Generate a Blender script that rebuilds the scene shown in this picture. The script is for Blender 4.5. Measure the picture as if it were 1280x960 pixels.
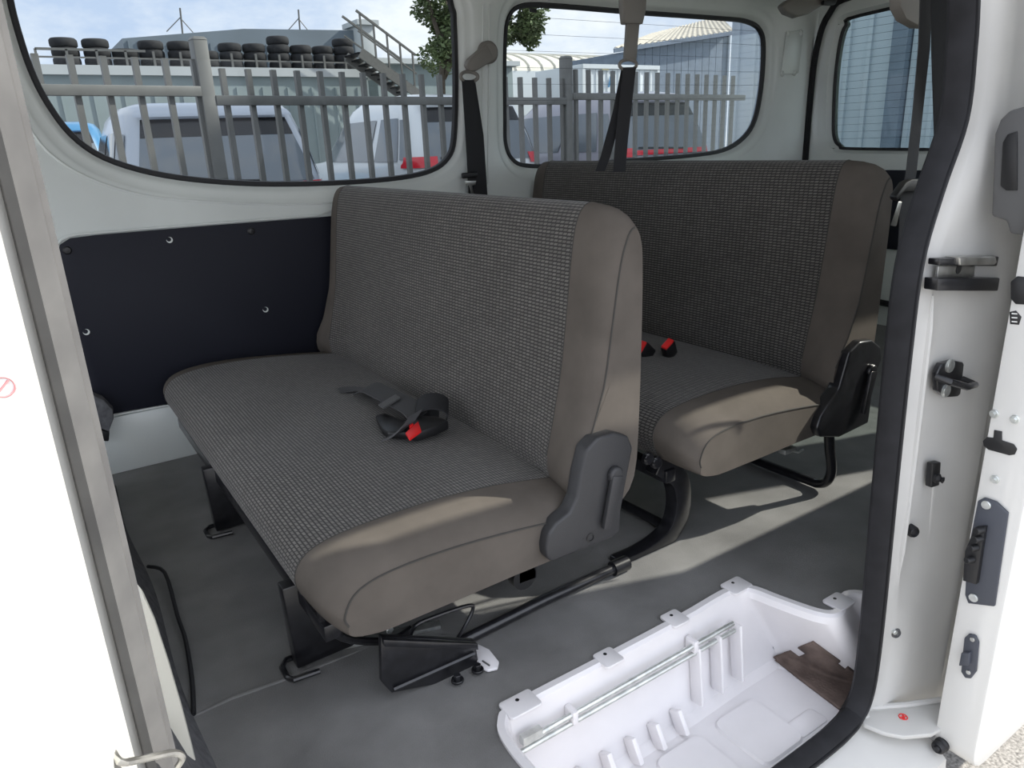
import bpy, bmesh, math, random
from mathutils import Vector, Matrix, geometry
random.seed(7)
for o in list(bpy.data.objects): bpy.data.objects.remove(o, do_unlink=True)
SC = bpy.context.scene
COL = SC.collection
# ------------------------------------------------------------------ camera
FPX = 919.4
CAM = Vector((0, 0, 0.88))
RIGHT = Vector((0.8305012, -0.5555561, -0.0403130))
UP = Vector((0.2067099, 0.2401871, 0.9484625))
FWD = Vector((0.5172415, 0.7960324, -0.3143146))
cd = bpy.data.cameras.new('camera'); cam = bpy.data.objects.new('camera', cd); COL.objects.link(cam)
m = Matrix((RIGHT, UP, -FWD)).transposed().to_4x4(); m.translation = CAM
cam.matrix_world = m
cd.sensor_width = 36; cd.lens = FPX*36/1280; cd.clip_start = .02; cd.clip_end = 300
SC.camera = cam
# ------------------------------------------------------------------ sky
wd = bpy.data.worlds.new('sky'); SC.world = wd; wd.use_nodes = True
nt = wd.node_tree; nt.nodes.clear()
tc = nt.nodes.new('ShaderNodeTexCoord'); no = nt.nodes.new('ShaderNodeTexNoise')
no.inputs['Scale'].default_value = 3.2; no.inputs['Detail'].default_value = 6; no.inputs['Roughness'].default_value = .62
mp = nt.nodes.new('ShaderNodeMapping'); mp.inputs['Scale'].default_value = (1, 1, 2.2); mp.inputs['Location'].default_value = (3.1, .4, .2)
cr = nt.nodes.new('ShaderNodeValToRGB')
cr.color_ramp.elements[0].position = .38; cr.color_ramp.elements[0].color = (.50, .59, .76, 1)
cr.color_ramp.elements[1].position = .60; cr.color_ramp.elements[1].color = (.88, .88, .90, 1)
bg = nt.nodes.new('ShaderNodeBackground'); bg.inputs['Strength'].default_value = 2.2
wo = nt.nodes.new('ShaderNodeOutputWorld')
nt.links.new(tc.outputs['Generated'], mp.inputs[0]); nt.links.new(mp.outputs[0], no.inputs['Vector'])
nt.links.new(no.outputs['Fac'], cr.inputs[0]); nt.links.new(cr.outputs[0], bg.inputs[0]); nt.links.new(bg.outputs[0], wo.inputs[0])
# ------------------------------------------------------------------ sun
SUN_TRAVEL = Vector((-3.0, 1.0, -2.2))
sd = bpy.data.lights.new('sun', 'SUN'); sd.energy = 8.5; sd.angle = .011; sd.color = (1, .95, .86)
so = bpy.data.objects.new('sun', sd); COL.objects.link(so)
so.rotation_euler = SUN_TRAVEL.to_track_quat('-Z', 'Y').to_euler(); so.location = (4, -4, 6)
# ------------------------------------------------------------------ exposure
vs = SC.view_settings
vs.view_transform = 'Standard'; vs.look = 'None'; vs.gamma = 1; vs.use_curve_mapping = False; vs.exposure = 0.3

# ================================================================== helpers
PI = math.pi
def ray(px, py): return RIGHT*((px-640)/FPX) + UP*((480-py)/FPX) + FWD
def onx(px, py, X=0): d = ray(px, py); return CAM + d*(X/d.x)
def ony(px, py, Y): d = ray(px, py); return CAM + d*(Y/d.y)
def onz(px, py, Z=0): d = ray(px, py); return CAM + d*((Z-CAM.z)/d.z)
def onplane(px, py, p0, n): d = ray(px, py); return CAM + d*((p0-CAM).dot(n)/d.dot(n))

MATS = {}
def mat(name, col, rough=.5, metal=0, noise=0, nscale=30, bump=0, bscale=200, spec=.5, coat=0, col2=None, detail=4):
    if name in MATS: return MATS[name]
    M = bpy.data.materials.new(name); M.use_nodes = True; MATS[name] = M
    t = M.node_tree; b = t.nodes['Principled BSDF']
    c = tuple(col)+(1,)
    b.inputs['Base Color'].default_value = c; b.inputs['Roughness'].default_value = rough
    b.inputs['Metallic'].default_value = metal; b.inputs['Specular IOR Level'].default_value = spec
    if coat: b.inputs['Coat Weight'].default_value = coat; b.inputs['Coat Roughness'].default_value = .08
    tcn = t.nodes.new('ShaderNodeTexCoord')
    if noise or col2:
        n = t.nodes.new('ShaderNodeTexNoise'); n.inputs['Scale'].default_value = nscale; n.inputs['Detail'].default_value = detail
        t.links.new(tcn.outputs['Object'], n.inputs['Vector'])
        r = t.nodes.new('ShaderNodeValToRGB'); r.color_ramp.elements[0].position = .3; r.color_ramp.elements[1].position = .7
        a = tuple(max(0, x*(1-noise)) for x in col) if col2 is None else tuple(col2)
        bb = tuple(min(1, x*(1+noise)) for x in col) if col2 is None else tuple(col)
        r.color_ramp.elements[0].color = a+(1,); r.color_ramp.elements[1].color = bb+(1,)
        t.links.new(n.outputs['Fac'], r.inputs[0]); t.links.new(r.outputs[0], b.inputs['Base Color'])
    if bump:
        n2 = t.nodes.new('ShaderNodeTexNoise'); n2.inputs['Scale'].default_value = bscale; n2.inputs['Detail'].default_value = 3
        bp = t.nodes.new('ShaderNodeBump'); bp.inputs['Strength'].default_value = bump; bp.inputs['Distance'].default_value = .003
        t.links.new(tcn.outputs['Object'], n2.inputs['Vector']); t.links.new(n2.outputs['Fac'], bp.inputs['Height']); t.links.new(bp.outputs[0], b.inputs['Normal'])
    return M
def weave(name, light, dark, bw=.0125, rh=.0068):
    M = bpy.data.materials.new(name); M.use_nodes = True; t = M.node_tree; b = t.nodes['Principled BSDF']
    b.inputs['Roughness'].default_value = .9; b.inputs['Specular IOR Level'].default_value = .15
    b.inputs['Sheen Weight'].default_value = .15
    uv = t.nodes.new('ShaderNodeUVMap'); br = t.nodes.new('ShaderNodeTexBrick')
    br.inputs['Scale'].default_value = 1; br.inputs['Brick Width'].default_value = bw; br.inputs['Row Height'].default_value = rh
    br.inputs['Mortar Size'].default_value = .0019; br.inputs['Mortar Smooth'].default_value = .6; br.inputs['Bias'].default_value = 0
    br.inputs['Color1'].default_value = tuple(light)+(1,); br.inputs['Color2'].default_value = tuple(x*.72 for x in light)+(1,); br.inputs['Mortar'].default_value = tuple(dark)+(1,)
    n = t.nodes.new('ShaderNodeTexNoise'); n.inputs['Scale'].default_value = 7; n.inputs['Detail'].default_value = 3
    tcn = t.nodes.new('ShaderNodeTexCoord'); t.links.new(tcn.outputs['Object'], n.inputs['Vector'])
    mr = t.nodes.new('ShaderNodeMapRange'); mr.inputs['To Min'].default_value = .82; mr.inputs['To Max'].default_value = 1.15
    t.links.new(n.outputs['Fac'], mr.inputs['Value'])
    mx = t.nodes.new('ShaderNodeMix'); mx.data_type = 'RGBA'; mx.blend_type = 'MULTIPLY'; mx.inputs['Factor'].default_value = 1
    sx = t.nodes.new('ShaderNodeSeparateXYZ'); ma = t.nodes.new('ShaderNodeMath'); ma.operation = 'MULTIPLY_ADD'; ma.inputs[1].default_value = .85; cx_ = t.nodes.new('ShaderNodeCombineXYZ')
    t.links.new(uv.outputs[0], sx.inputs[0]); t.links.new(sx.outputs['Y'], ma.inputs[0]); t.links.new(sx.outputs['X'], ma.inputs[2]); t.links.new(ma.outputs[0], cx_.inputs['X']); t.links.new(sx.outputs['Y'], cx_.inputs['Y'])
    t.links.new(cx_.outputs[0], br.inputs['Vector']); t.links.new(br.outputs['Color'], mx.inputs[6]); t.links.new(mr.outputs[0], mx.inputs[7])
    t.links.new(mx.outputs[2], b.inputs['Base Color'])
    bp = t.nodes.new('ShaderNodeBump'); bp.inputs['Strength'].default_value = .5; bp.inputs['Distance'].default_value = .001; bp.invert = True
    t.links.new(br.outputs['Fac'], bp.inputs['Height']); t.links.new(bp.outputs[0], b.inputs['Normal'])
    MATS[name] = M; return M
def glass(name, tint, refl=.06):
    M = bpy.data.materials.new(name); M.use_nodes = True; t = M.node_tree; t.nodes.clear()
    o = t.nodes.new('ShaderNodeOutputMaterial'); tr = t.nodes.new('ShaderNodeBsdfTransparent'); tr.inputs[0].default_value = tuple(tint)+(1,)
    g = t.nodes.new('ShaderNodeBsdfGlossy'); g.inputs['Roughness'].default_value = .01
    f = t.nodes.new('ShaderNodeFresnel'); f.inputs['IOR'].default_value = 1.25
    mx = t.nodes.new('ShaderNodeMixShader')
    t.links.new(f.outputs[0], mx.inputs[0]); t.links.new(tr.outputs[0], mx.inputs[1]); t.links.new(g.outputs[0], mx.inputs[2]); t.links.new(mx.outputs[0], o.inputs[0])
    MATS[name] = M; return M

class MB:
    def __init__(s): s.v = []; s.f = []; s.uv = {}
    def add(s, vs, fs):
        n = len(s.v); s.v += [tuple(p) for p in vs]; s.f += [tuple(i+n for i in f) for f in fs]; return s
    def box(s, c, d, M=None, taper=1):
        x, y, z = d[0]/2, d[1]/2, d[2]/2; P = []
        for sz in (-1, 1):
            k = 1 if sz < 0 else taper
            for sx, sy in ((-1, -1), (1, -1), (1, 1), (-1, 1)):
                p = Vector((sx*x*k, sy*y*k, sz*z))
                if M: p = M @ p
                P.append(p+Vector(c))
        return s.add(P, [(3, 2, 1, 0), (4, 5, 6, 7), (0, 1, 5, 4), (1, 2, 6, 5), (2, 3, 7, 6), (3, 0, 4, 7)])
    def bar(s, a, b, w, h=None, up=Vector((0, 0, 1))):
        a = Vector(a); b = Vector(b); h = h or w; d = (b-a).normalized()
        if abs(d.dot(up)) > .98: up = Vector((0, 1, 0))
        r = d.cross(up).normalized()*w/2; u = r.cross(d).normalized()*h/2
        P = [a-r-u, a+r-u, a+r+u, a-r+u, b-r-u, b+r-u, b+r+u, b-r+u]
        return s.add(P, [(0, 1, 2, 3), (7, 6, 5, 4), (4, 5, 1, 0), (5, 6, 2, 1), (6, 7, 3, 2), (7, 4, 0, 3)])
    def tube(s, pts, r, n=10, close=False, cap=True):
        pts = [Vector(p) for p in pts]; N = len(pts); rs = r if isinstance(r, (list, tuple)) else [r]*N
        rings = []; pu = None
        for i, p in enumerate(pts):
            a = pts[i-1] if i else (pts[-1] if close else pts[0]); b = pts[(i+1) % N] if (i < N-1 or close) else pts[-1]
            t = (b-a).normalized()
            if pu is None: pu = t.orthogonal().normalized()
            u = (pu - t*pu.dot(t)).normalized(); pu = u; w = t.cross(u)
            rings.append([p+(u*math.cos(2*PI*k/n)+w*math.sin(2*PI*k/n))*rs[i] for k in range(n)])
        V = [q for R in rings for q in R]; F = []
        for i in range(N if close else N-1):
            for k in range(n):
                a = i*n+k; b = i*n+(k+1) % n; c = ((i+1) % N)*n+(k+1) % n; d = ((i+1) % N)*n+k
                F.append((a, b, c, d))
        if cap and not close: F.append(tuple(range(n-1, -1, -1))); F.append(tuple((N-1)*n+k for k in range(n)))
        return s.add(V, F)
    def prism(s, poly, vec):
        n = len(poly); vec = Vector(vec); P = [Vector(p) for p in poly]
        # orientation
        return s.add(P+[p+vec for p in P], [tuple(range(n-1, -1, -1)), tuple(range(n, 2*n))]+[(i, (i+1) % n, n+(i+1) % n, n+i) for i in range(n)])
    def grid(s, rows, closeu=False, closev=False, uv=None):
        R = len(rows); C = len(rows[0]); n0 = len(s.v)
        s.v += [tuple(p) for r in rows for p in r]
        for i in range(R if closev else R-1):
            for j in range(C if closeu else C-1):
                s.f.append((n0+i*C+j, n0+i*C+(j+1) % C, n0+((i+1) % R)*C+(j+1) % C, n0+((i+1) % R)*C+j))
        if uv:
            for i in range(R):
                for j in range(C): s.uv[n0+i*C+j] = uv[i][j]
        return s
    def lathe(s, prof, c=(0, 0, 0), axis=Vector((0, 0, 1)), n=20, close=False):
        axis = Vector(axis).normalized(); u = axis.orthogonal().normalized(); w = axis.cross(u); c = Vector(c)
        rows = [[c+axis*h+(u*math.cos(2*PI*k/n)+w*math.sin(2*PI*k/n))*max(r, 1e-4) for k in range(n)] for r, h in prof]
        return s.grid(rows, closeu=True, closev=close)
    def disc(s, c, r, axis, h, n=16, bev=.2):
        b = min(r, h)*bev
        s.lathe([(0, 0), (r, 0), (r, h-b), (r-b, h), (0, h)], c, axis, n); return s
    def build(s, name, m, parent=None, smooth=40, bevel=0, segs=2, sub=0):
        me = bpy.data.meshes.new(name); me.from_pydata(s.v, [], s.f); me.update()
        if s.uv:
            L = me.uv_layers.new(name='UVMap')
            for lp in me.loops:
                L.data[lp.index].uv = s.uv.get(lp.vertex_index, (0, 0))
        bm = bmesh.new(); bm.from_mesh(me)
        if not s.uv: bmesh.ops.remove_doubles(bm, verts=bm.verts, dist=1e-5)
        bmesh.ops.recalc_face_normals(bm, faces=bm.faces)
        if bevel:
            ed = [e for e in bm.edges if len(e.link_faces) == 2 and e.calc_face_angle(0) > math.radians(30)]
            bmesh.ops.bevel(bm, geom=ed, offset=bevel, segments=segs, profile=.5, affect='EDGES', clamp_overlap=True)
        bm.to_mesh(me); bm.free()
        if smooth:
            me.shade_smooth(); me.set_sharp_from_angle(angle=math.radians(smooth))
        ob = bpy.data.objects.new(name, me); COL.objects.link(ob)
        if m is not None: me.materials.append(MATS[m] if isinstance(m, str) else m)
        if parent is not None: ob.parent = parent; ob.matrix_parent_inverse = PINV.get(parent.name, Matrix())
        if sub:
            md = ob.modifiers.new('s', 'SUBSURF'); md.levels = sub; md.render_levels = sub
        return ob
PINV = {}
def tag(o, label=None, cat=None, group=None, kind=None):
    if label: o['label'] = label
    if cat: o['category'] = cat
    if group: o['group'] = group
    if kind: o['kind'] = kind
    return o
def empty(name, loc=(0, 0, 0), rz=0):
    o = bpy.data.objects.new(name, None); COL.objects.link(o); o.location = loc; o.rotation_euler = (0, 0, rz); o.empty_display_size = .05
    PINV[o.name] = (Matrix.Translation(Vector(loc)) @ Matrix.Rotation(rz, 4, 'Z')).inverted()
    return o
def thing(name, label, cat, loc=(0, 0, 0), group=None): return tag(empty(name, loc), label, cat, group)
def copy_tree(o, parent=None):
    c = o.copy(); COL.objects.link(c); c.parent = parent
    for ch in [x for x in bpy.data.objects if x.parent == o]: copy_tree(ch, c)
    return c
def crom(pts, n=6, close=True):
    P = [Vector(p) for p in pts]; N = len(P); out = []
    for i in range(N if close else N-1):
        if close: a, b, c, d = P[i-1], P[i], P[(i+1) % N], P[(i+2) % N]
        else: a, b, c, d = P[max(i-1, 0)], P[i], P[i+1], P[min(i+2, N-1)]
        for k in range(n):
            t = k/n
            out.append(.5*((2*b)+(c-a)*t+(2*a-5*b+4*c-d)*t*t+(3*b-a-3*c+d)*t**3))
    if not close: out.append(P[-1])
    return out
def offset2(pts, d, ia, ib):
    """offset a closed outline outward by d inside the plane of axes ia, ib"""
    N = len(pts); A = sum(pts[i][ia]*pts[(i+1) % N][ib]-pts[(i+1) % N][ia]*pts[i][ib] for i in range(N)); sg = 1 if A > 0 else -1
    out = []
    for i in range(N):
        a = pts[i-1]; b = pts[(i+1) % N]; tx = b[ia]-a[ia]; ty = b[ib]-a[ib]; L = math.hypot(tx, ty) or 1
        q = Vector(pts[i]); q[ia] += sg*d*ty/L; q[ib] -= sg*d*tx/L; out.append(q)
    return out
def rrect(x0, x1, y0, y1, r, n=5):
    o = []
    for cx, cy, a0 in ((x1-r, y1-r, 0), (x0+r, y1-r, 90), (x0+r, y0+r, 180), (x1-r, y0+r, 270)):
        for k in range(n+1):
            a = math.radians(a0+90*k/n); o.append((cx+r*math.cos(a), cy+r*math.sin(a)))
    return o
def with_y(pts, y): return [Vector((p.x, y, p.z)) for p in pts]
def ribbon(mb, pts, width_vec, th=.0015):
    """a strap: centre points, half-width vectors"""
    P = [Vector(p) for p in pts]; N = len(P); wv = width_vec if isinstance(width_vec, list) else [Vector(width_vec)]*N
    rows = []
    for i in range(N):
        t = (P[min(i+1, N-1)]-P[max(i-1, 0)]).normalized(); nrm = t.cross(wv[i]).normalized()*th/2
        rows.append([P[i]-wv[i]-nrm, P[i]+wv[i]-nrm, P[i]+wv[i]+nrm, P[i]-wv[i]+nrm])
    mb.grid(rows, closeu=True); n0 = len(mb.v)-4*N
    mb.f.append((n0+3, n0+2, n0+1, n0)); mb.f.append(tuple(n0+4*(N-1)+k for k in range(4)))
    return mb

# ------------------------------------------------------------------ materials
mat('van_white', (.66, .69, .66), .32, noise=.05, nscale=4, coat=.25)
mat('pillar_white_dimmed', (.43, .425, .40), .4, noise=.05, nscale=6)  # the van's white paint, darkened to offset strong sun on the front pillar
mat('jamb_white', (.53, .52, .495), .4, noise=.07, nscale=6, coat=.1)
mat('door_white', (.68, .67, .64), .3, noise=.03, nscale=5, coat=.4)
mat('tray_white', (.70, .68, .69), .35, noise=.04, nscale=9, coat=.15)
mat('cream_trim', (.62, .60, .52), .55)
mat('headliner', (.55, .54, .50), .9)
mat('vinyl', (.175, .173, .170), .48, noise=.22, nscale=7, bump=.35, bscale=420, spec=.4)
mat('carpet_grey', (.10, .10, .105), .95, noise=.3, nscale=60, bump=.6, bscale=500)
mat('hardboard', (.008, .009, .016), .6, spec=.3)
mat('rubber', (.012, .012, .014), .55)
mat('seal_rubber', (.014, .014, .016), .7, noise=.3, nscale=25, spec=.25)
mat('old_seal', (.085, .085, .085), .8, noise=.22, nscale=18, col2=(.05, .05, .052))
mat('black_plastic', (.012, .012, .013), .42)
mat('black_paint', (.010, .010, .012), .28, noise=.4, nscale=60, coat=.2)
mat('grey_plastic', (.030, .030, .032), .5, bump=.2, bscale=500)
mat('door_plastic', (.055, .06, .075), .5)
mat('handle_plastic', (.10, .10, .10), .55)
mat('beige_plastic', (.20, .185, .165), .5)
mat('webbing', (.013, .013, .015), .7, bump=.3, bscale=900)
mat('webbing_grey', (.06, .06, .062), .7, bump=.3, bscale=900)
mat('steel', (.55, .55, .53), .35, metal=1, noise=.2, nscale=40)
mat('zinc', (.62, .64, .62), .38, metal=.85, noise=.2, nscale=50)
mat('red', (.75, .02, .02), .4)
mat('faded_red', (.62, .25, .25), .6)
mat('side_fabric', (.106, .093, .081), .95, noise=.12, nscale=12, bump=.25, bscale=1500, spec=.1)
weave('weave', (.165, .155, .142), (.034, .032, .030))
mat('seam', (.045, .042, .038), .9)
mat('brown_mat', (.17, .125, .105), .9, col2=(.045, .03, .025), nscale=16, noise=.1, bump=.7, bscale=160, detail=8)
mat('asphalt', (.26, .25, .235), .95, noise=.55, nscale=120, bump=.6, bscale=150)
mat('fence_grey', (.15, .148, .14), .5, noise=.1, nscale=20)
mat('wall_grey', (.28, .33, .33), .8, noise=.08, nscale=1.5)
mat('clad_dark', (.16, .19, .22), .6, noise=.08, nscale=1)
mat('conc_light', (.50, .52, .52), .85, noise=.06, nscale=1)
mat('tyre', (.025, .025, .027), .85, noise=.3, nscale=12)
mat('shed_blue', (.16, .20, .26), .65, noise=.12, nscale=3)
mat('roof_beige', (.55, .50, .42), .85, noise=.2, nscale=8)
mat('container_white', (.72, .76, .78), .5)
mat('dome_cream', (.76, .72, .62), .7, noise=.05, nscale=2)
mat('pale_wall', (.46, .52, .58), .75, noise=.05, nscale=1)
mat('leaf', (.12, .16, .065), .7, noise=.45, nscale=3)
mat('bark', (.10, .08, .06), .9, noise=.3, nscale=20)
mat('car_silver', (.42, .46, .52), .28, coat=.5)
mat('car_white', (.74, .76, .77), .28, coat=.5)
mat('car_lilac', (.36, .35, .40), .28, coat=.5)
mat('car_blue', (.05, .22, .42), .3, coat=.5)
mat('car_glass', (.16, .18, .20), .08, spec=.8)
mat('car_black', (.01, .01, .012), .25)
mat('tail_red', (.65, .015, .03), .2, coat=.5)
mat('amber', (.6, .55, .35), .3)
mat('plate', (.7, .7, .68), .5)
glass('tinted_glass', (.40, .43, .44))
glass('clear_glass', (.78, .80, .79))
glass('rear_glass', (.36, .42, .40))

# ================================================================== the van
W = 2.302          # inside face of the far side wall
ZG = -.60          # ground beside the van
YS = .60           # plane of the door opening
ZT = -.20          # bottom of the step well
SILL = ony(1068, 893, YS).z

# ---- ground
g = MB(); g.box((5, 20, ZG-.05), (90, 80, .1)); ground = tag(g.build('ground', 'asphalt', smooth=0), 'grey gritty asphalt of the yard around the van', kind='structure')

# ---- step well outline (U open towards the door)
rimpts = [(.470, .602), (.462, .69), (.464, .77), (.480, .812), (.520, .829), (.70, .830), (.90, .832), (1.02, .838), (1.066, .832), (1.088, .808), (1.100, .76), (1.122, .69), (1.145, .668), (1.175, .676), (1.215, .69), (1.245, .665), (1.25, .602)]
U = crom([Vector((a, b, 0)) for a, b in rimpts], 4, close=False)
def uoff(pts, d):
    out = []
    for i, p in enumerate(pts):
        a = pts[max(i-1, 0)]; b = pts[min(i+1, len(pts)-1)]; t = (b-a); L = math.hypot(t.x, t.y)
        q = Vector((p.x+d*t.y/L, p.y-d*t.x/L, p.z)); out.append(q)
    out[0].y = YS; out[-1].y = YS
    return out
# ---- floor
fo = [Vector((-1.2, YS, 0)), Vector((U[0].x-.004, YS, 0))]+[Vector(p) for p in uoff(U, -.004)][1:-1]+[Vector((U[-1].x+.004, YS, 0)), Vector((3.30, YS, 0)), Vector((3.30, W, 0)), Vector((-1.2, W, 0))]
tri = geometry.tessellate_polygon([fo])
f = MB(); n = len(fo); f.add(fo+[p-Vector((0, 0, .012)) for p in fo], [tuple(t) for t in tri]+[tuple(n+i for i in reversed(t)) for t in tri]+[(i, (i+1) % n, n+(i+1) % n, n+i) for i in range(n)])
floor = tag(f.build('floor', 'vinyl', smooth=20), 'dark grey grained vinyl floor of the van', kind='structure')
# ---- step tray
st = MB(); rows = []
for d, z in ((-.006, .0005), (-.006, .006), (.006, .006), (.012, .001), (.015, -.012), (.030, -.165), (.040, -.19), (.060, ZT)):
    q = max(0, -z-.03)/.17
    rows.append([Vector((p.x+q*(.10+d)*max(0, min(1, (p.x-.98)/.08)), p.y, z)) for p in uoff(U, d)])
st.grid(rows)
st.add([(.47, YS, ZT+.0005), (1.32, YS, ZT+.0005), (1.32, .81, ZT+.0005), (.47, .81, ZT+.0005)], [(0, 1, 2, 3)])
tray = tag(st.build('step_tray', 'tray_white', smooth=35), 'white pressed-steel step well sunk below the door opening', kind='structure')
def tab(px, py, w):
    c = onz(px, py, .004); mb = MB(); P = [(c.x+a, c.y+b, .0015) for a, b in rrect(-w/2, w/2, -.022, .020, .006, 3)]; mb.prism(P, (0, 0, .005)); o = mb.build('tab', 'tray_white', tray, bevel=.001)
    mb = MB(); mb.disc((c.x, c.y+.008, .006), .0035, (0, 0, 1), .001, 10); mb.build('tab_hole', 'black_plastic', o)
for a in ((650, 880, .062), (760, 822, .042), (843, 773, .042), (920, 732, .055), (1048, 752, .05)): tab(*a)
for k in range(3):    # pressed panels in the tray floor
    x0 = .60+.155*k; P = [(a, b, ZT-.001) for a, b in rrect(x0, x0+.12, .625, .755, .02, 4)]
    mb = MB(); mb.grid([[Vector(p) for p in P], [Vector((p[0]+(x0+.06-p[0])*.06, p[1]+(.69-p[1])*.06, ZT+.006)) for p in P]], closeu=True); nn = len(mb.v); mb.f.append(tuple(range(nn//2, nn))); mb.build('pressed_panel', 'tray_white', tray, smooth=30)
for k in range(9):    # ribs on the back wall of the well
    x0 = .56+.058*k; mb = MB(); mb.bar((x0, .800, -.045), (x0, .786, -.17), .03, .008, up=Vector((1, 0, 0))) if k in (6, 7, 8) else mb.bar((x0, .79, -.155), (x0, .765, -.197), .03, .012, up=Vector((1, 0, 0)))
    mb.build('rib', 'tray_white', tray, bevel=.004)
P = [(a, b, ZT-.001) for a, b in rrect(1.02, 1.10, .63, .67, .008, 3)]; mb = MB(); mb.prism(P, (0, 0, .005)); mb.build('pressed_panel', 'tray_white', tray, bevel=.003)
for q in ((993, 919), (1001, 914), (1019, 902)):
    c = onz(q[0], q[1], ZT); mb = MB(); mb.disc((c.x, c.y, ZT), .004, (0, 0, 1), .0008, 10); mb.build('drain_hole', 'black_plastic', tray)

# ---- far side wall with two window openings
YG = 2.345
w1 = [ony(a, b, YG) for a, b in ((14, 0), (24, 40), (40, 88), (60, 128), (90, 168), (130, 196), (190, 215), (260, 225), (340, 229), (430, 227), (500, 221), (538, 212), (558, 197), (566, 172), (568, 100), (566, 30))]
w1 += [Vector((1.345, YG, 1.30)), Vector((1.30, YG, 1.345)), Vector((1.0, YG, 1.35)), Vector((.5, YG, 1.35)), Vector((.18, YG, 1.345)), Vector((.115, YG, 1.31))]
w2 = [ony(a, b, YG) for a, b in ((630, 150), (630, 60), (635, 22), (654, 8), (700, 9), (800, 17), (900, 24), (933, 28), (949, 39), (953, 62), (950, 110), (942, 150), (928, 172), (903, 187), (860, 194), (780, 200), (700, 206), (656, 206), (639, 198), (631, 180))]
W1 = crom(w1, 4); W2 = crom(w2, 4)
def ring(outl, levels): return [with_y(offset2(outl, d, 0, 2), y) for d, y in levels]
LV = ((.060, W), (.052, W+.006), (.042, W+.012), (.030, W+.014), (.020, W+.018), (.014, W+.032), (.004, W+.036))
H1 = ring(W1, LV); H2 = ring(W2, LV)
outer = [Vector((-1.2, W, -.02)), Vector((3.30, W, -.02)), Vector((3.30, W, 1.38)), Vector((-1.2, W, 1.38))]
loops = [outer, H1[0], H2[0]]
tri = geometry.tessellate_polygon(loops); allv = [p for l in loops for p in l]
fw = MB(); fw.add(allv, [tuple(t) for t in tri]); fw.grid(H1, closeu=True); fw.grid(H2, closeu=True)
roofx = [(W, 1.38), (W-.02, 1.415), (W-.08, 1.45), (W-.2, 1.465)]
fw.grid([[Vector((x, a, b)) for x in (-1.2, 3.30)] for a, b in roofx])
# outer skin
fw.grid([with_y(offset2(W1, .004, 0, 2), W+.036), with_y(offset2(W1, .03, 0, 2), W+.06)], closeu=True)
fw.grid([with_y(offset2(W2, .004, 0, 2), W+.036), with_y(offset2(W2, .03, 0, 2), W+.06)], closeu=True)
l2 = [[Vector((p.x, W+.06, p.z)) for p in [Vector((-1.2, 0, -.3)), Vector((3.3, 0, -.3)), Vector((3.3, 0, 1.46)), Vector((-1.2, 0, 1.46))]], with_y(offset2(W1, .03, 0, 2), W+.06), with_y(offset2(W2, .03, 0, 2), W+.06)]
tri = geometry.tessellate_polygon(l2); fw.add([p for l in l2 for p in l], [tuple(t) for t in tri])
wall_far = tag(fw.build('wall_far', 'van_white', smooth=50), 'white painted steel side wall of the van with two windows', kind='structure')
def wedge(name, pts, r, m, parent, n=8):
    mb = MB(); mb.tube(pts, r, n, close=True); return mb.build(name, m, parent)
for i, o_ in enumerate((W1, W2)):
    win = MB(); P = with_y(offset2(o_, .006, 0, 2), YG); k = len(P); tri = geometry.tessellate_polygon([P]); win.add(P, [tuple(t) for t in tri])
    wo_ = tag(win.build('window_%d' % (i+1), 'tinted_glass', smooth=0), ['tinted long front side window of the van', 'tinted rear side window of the van with heater lines'][i], kind='structure')
    mb = MB(); mb.grid([with_y(offset2(o_, d, 0, 2), y) for d, y in ((-.006, YG-.003), (-.004, YG-.012), (.006, YG-.014), (.014, YG-.006), (.014, YG+.004), (-.006, YG+.004))], closeu=True, closev=True); mb.build('window_seal', 'rubber', wo_)
    if i == 1:
        hl = MB()
        for k in range(6):
            z = 1.29-.055*k; xs = [p.x for p in o_ if abs(p.z-z) < .03]
            hl.bar((min(xs)+.01, YG-.002, z), (max(xs)-.01, YG-.002, z), .0014, .0008)
        tag(hl.build('heater_line', 'rubber', wo_, smooth=0), kind='stuff')
        c = ony(666, 13, YG-.003); mb = MB(); mb.box((c.x, YG-.004, c.z), (.03, .003, .013)); mb.build('heater_contact', 'black_plastic', wo_)
# pressed swage lines under the first window, seam of the lower wall
mb = MB(); mb.tube(crom([ony(a, b, W-.001) for a, b in ((30, 150), (60, 190), (110, 222), (180, 244), (260, 252), (340, 255), (400, 254), (430, 250))], 4, close=False), .004, 6); mb.build('swage_line', 'van_white', wall_far)
mb = MB(); mb.bar(ony(160, 521, W-.0005), ony(170, 586, W-.0005), .004, .003, up=Vector((0, 1, 0))); mb.build('wall_seam', 'headliner', wall_far)
mb = MB(); mb.prism([Vector((a, W-.006, b)) for a, b in ((-1.2, .0), (3.2, .0), (3.2, .17), (-1.2, .17))], (0, .008, 0)); mb.build('lower_panel', 'van_white', wall_far, bevel=.002)
# pillar plate between second window and tailgate
def plate_px(pts, Y, th, name, m, parent, bevel=.002, into=-1):
    P = [ony(a, b, Y) for a, b in pts]; mb = MB(); mb.prism(P, (0, into*th, 0)); return mb.build(name, m, parent, bevel=bevel)
plate_px([(982, 40), (1003, 38), (997, 92), (975, 93)], W, .006, 'pillar_plate', 'van_white', wall_far)
for a, b in ((985, 42), (1001, 41), (978, 92), (993, 91)):
    c = ony(a, b, W-.004); mb = MB(); mb.lathe([(0, .008), (.008, .006), (.014, 0)], c, (0, -1, 0), 12); mb.build('pillar_bump', 'van_white', wall_far)
for px0, px1 in ((604, 602), (612, 610)):
    mb = MB(); mb.tube([ony(px0, 5, W-.002), ony(px1, 230, W-.002)], .003, 6); mb.build('pillar_swage', 'van_white', wall_far)

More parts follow.
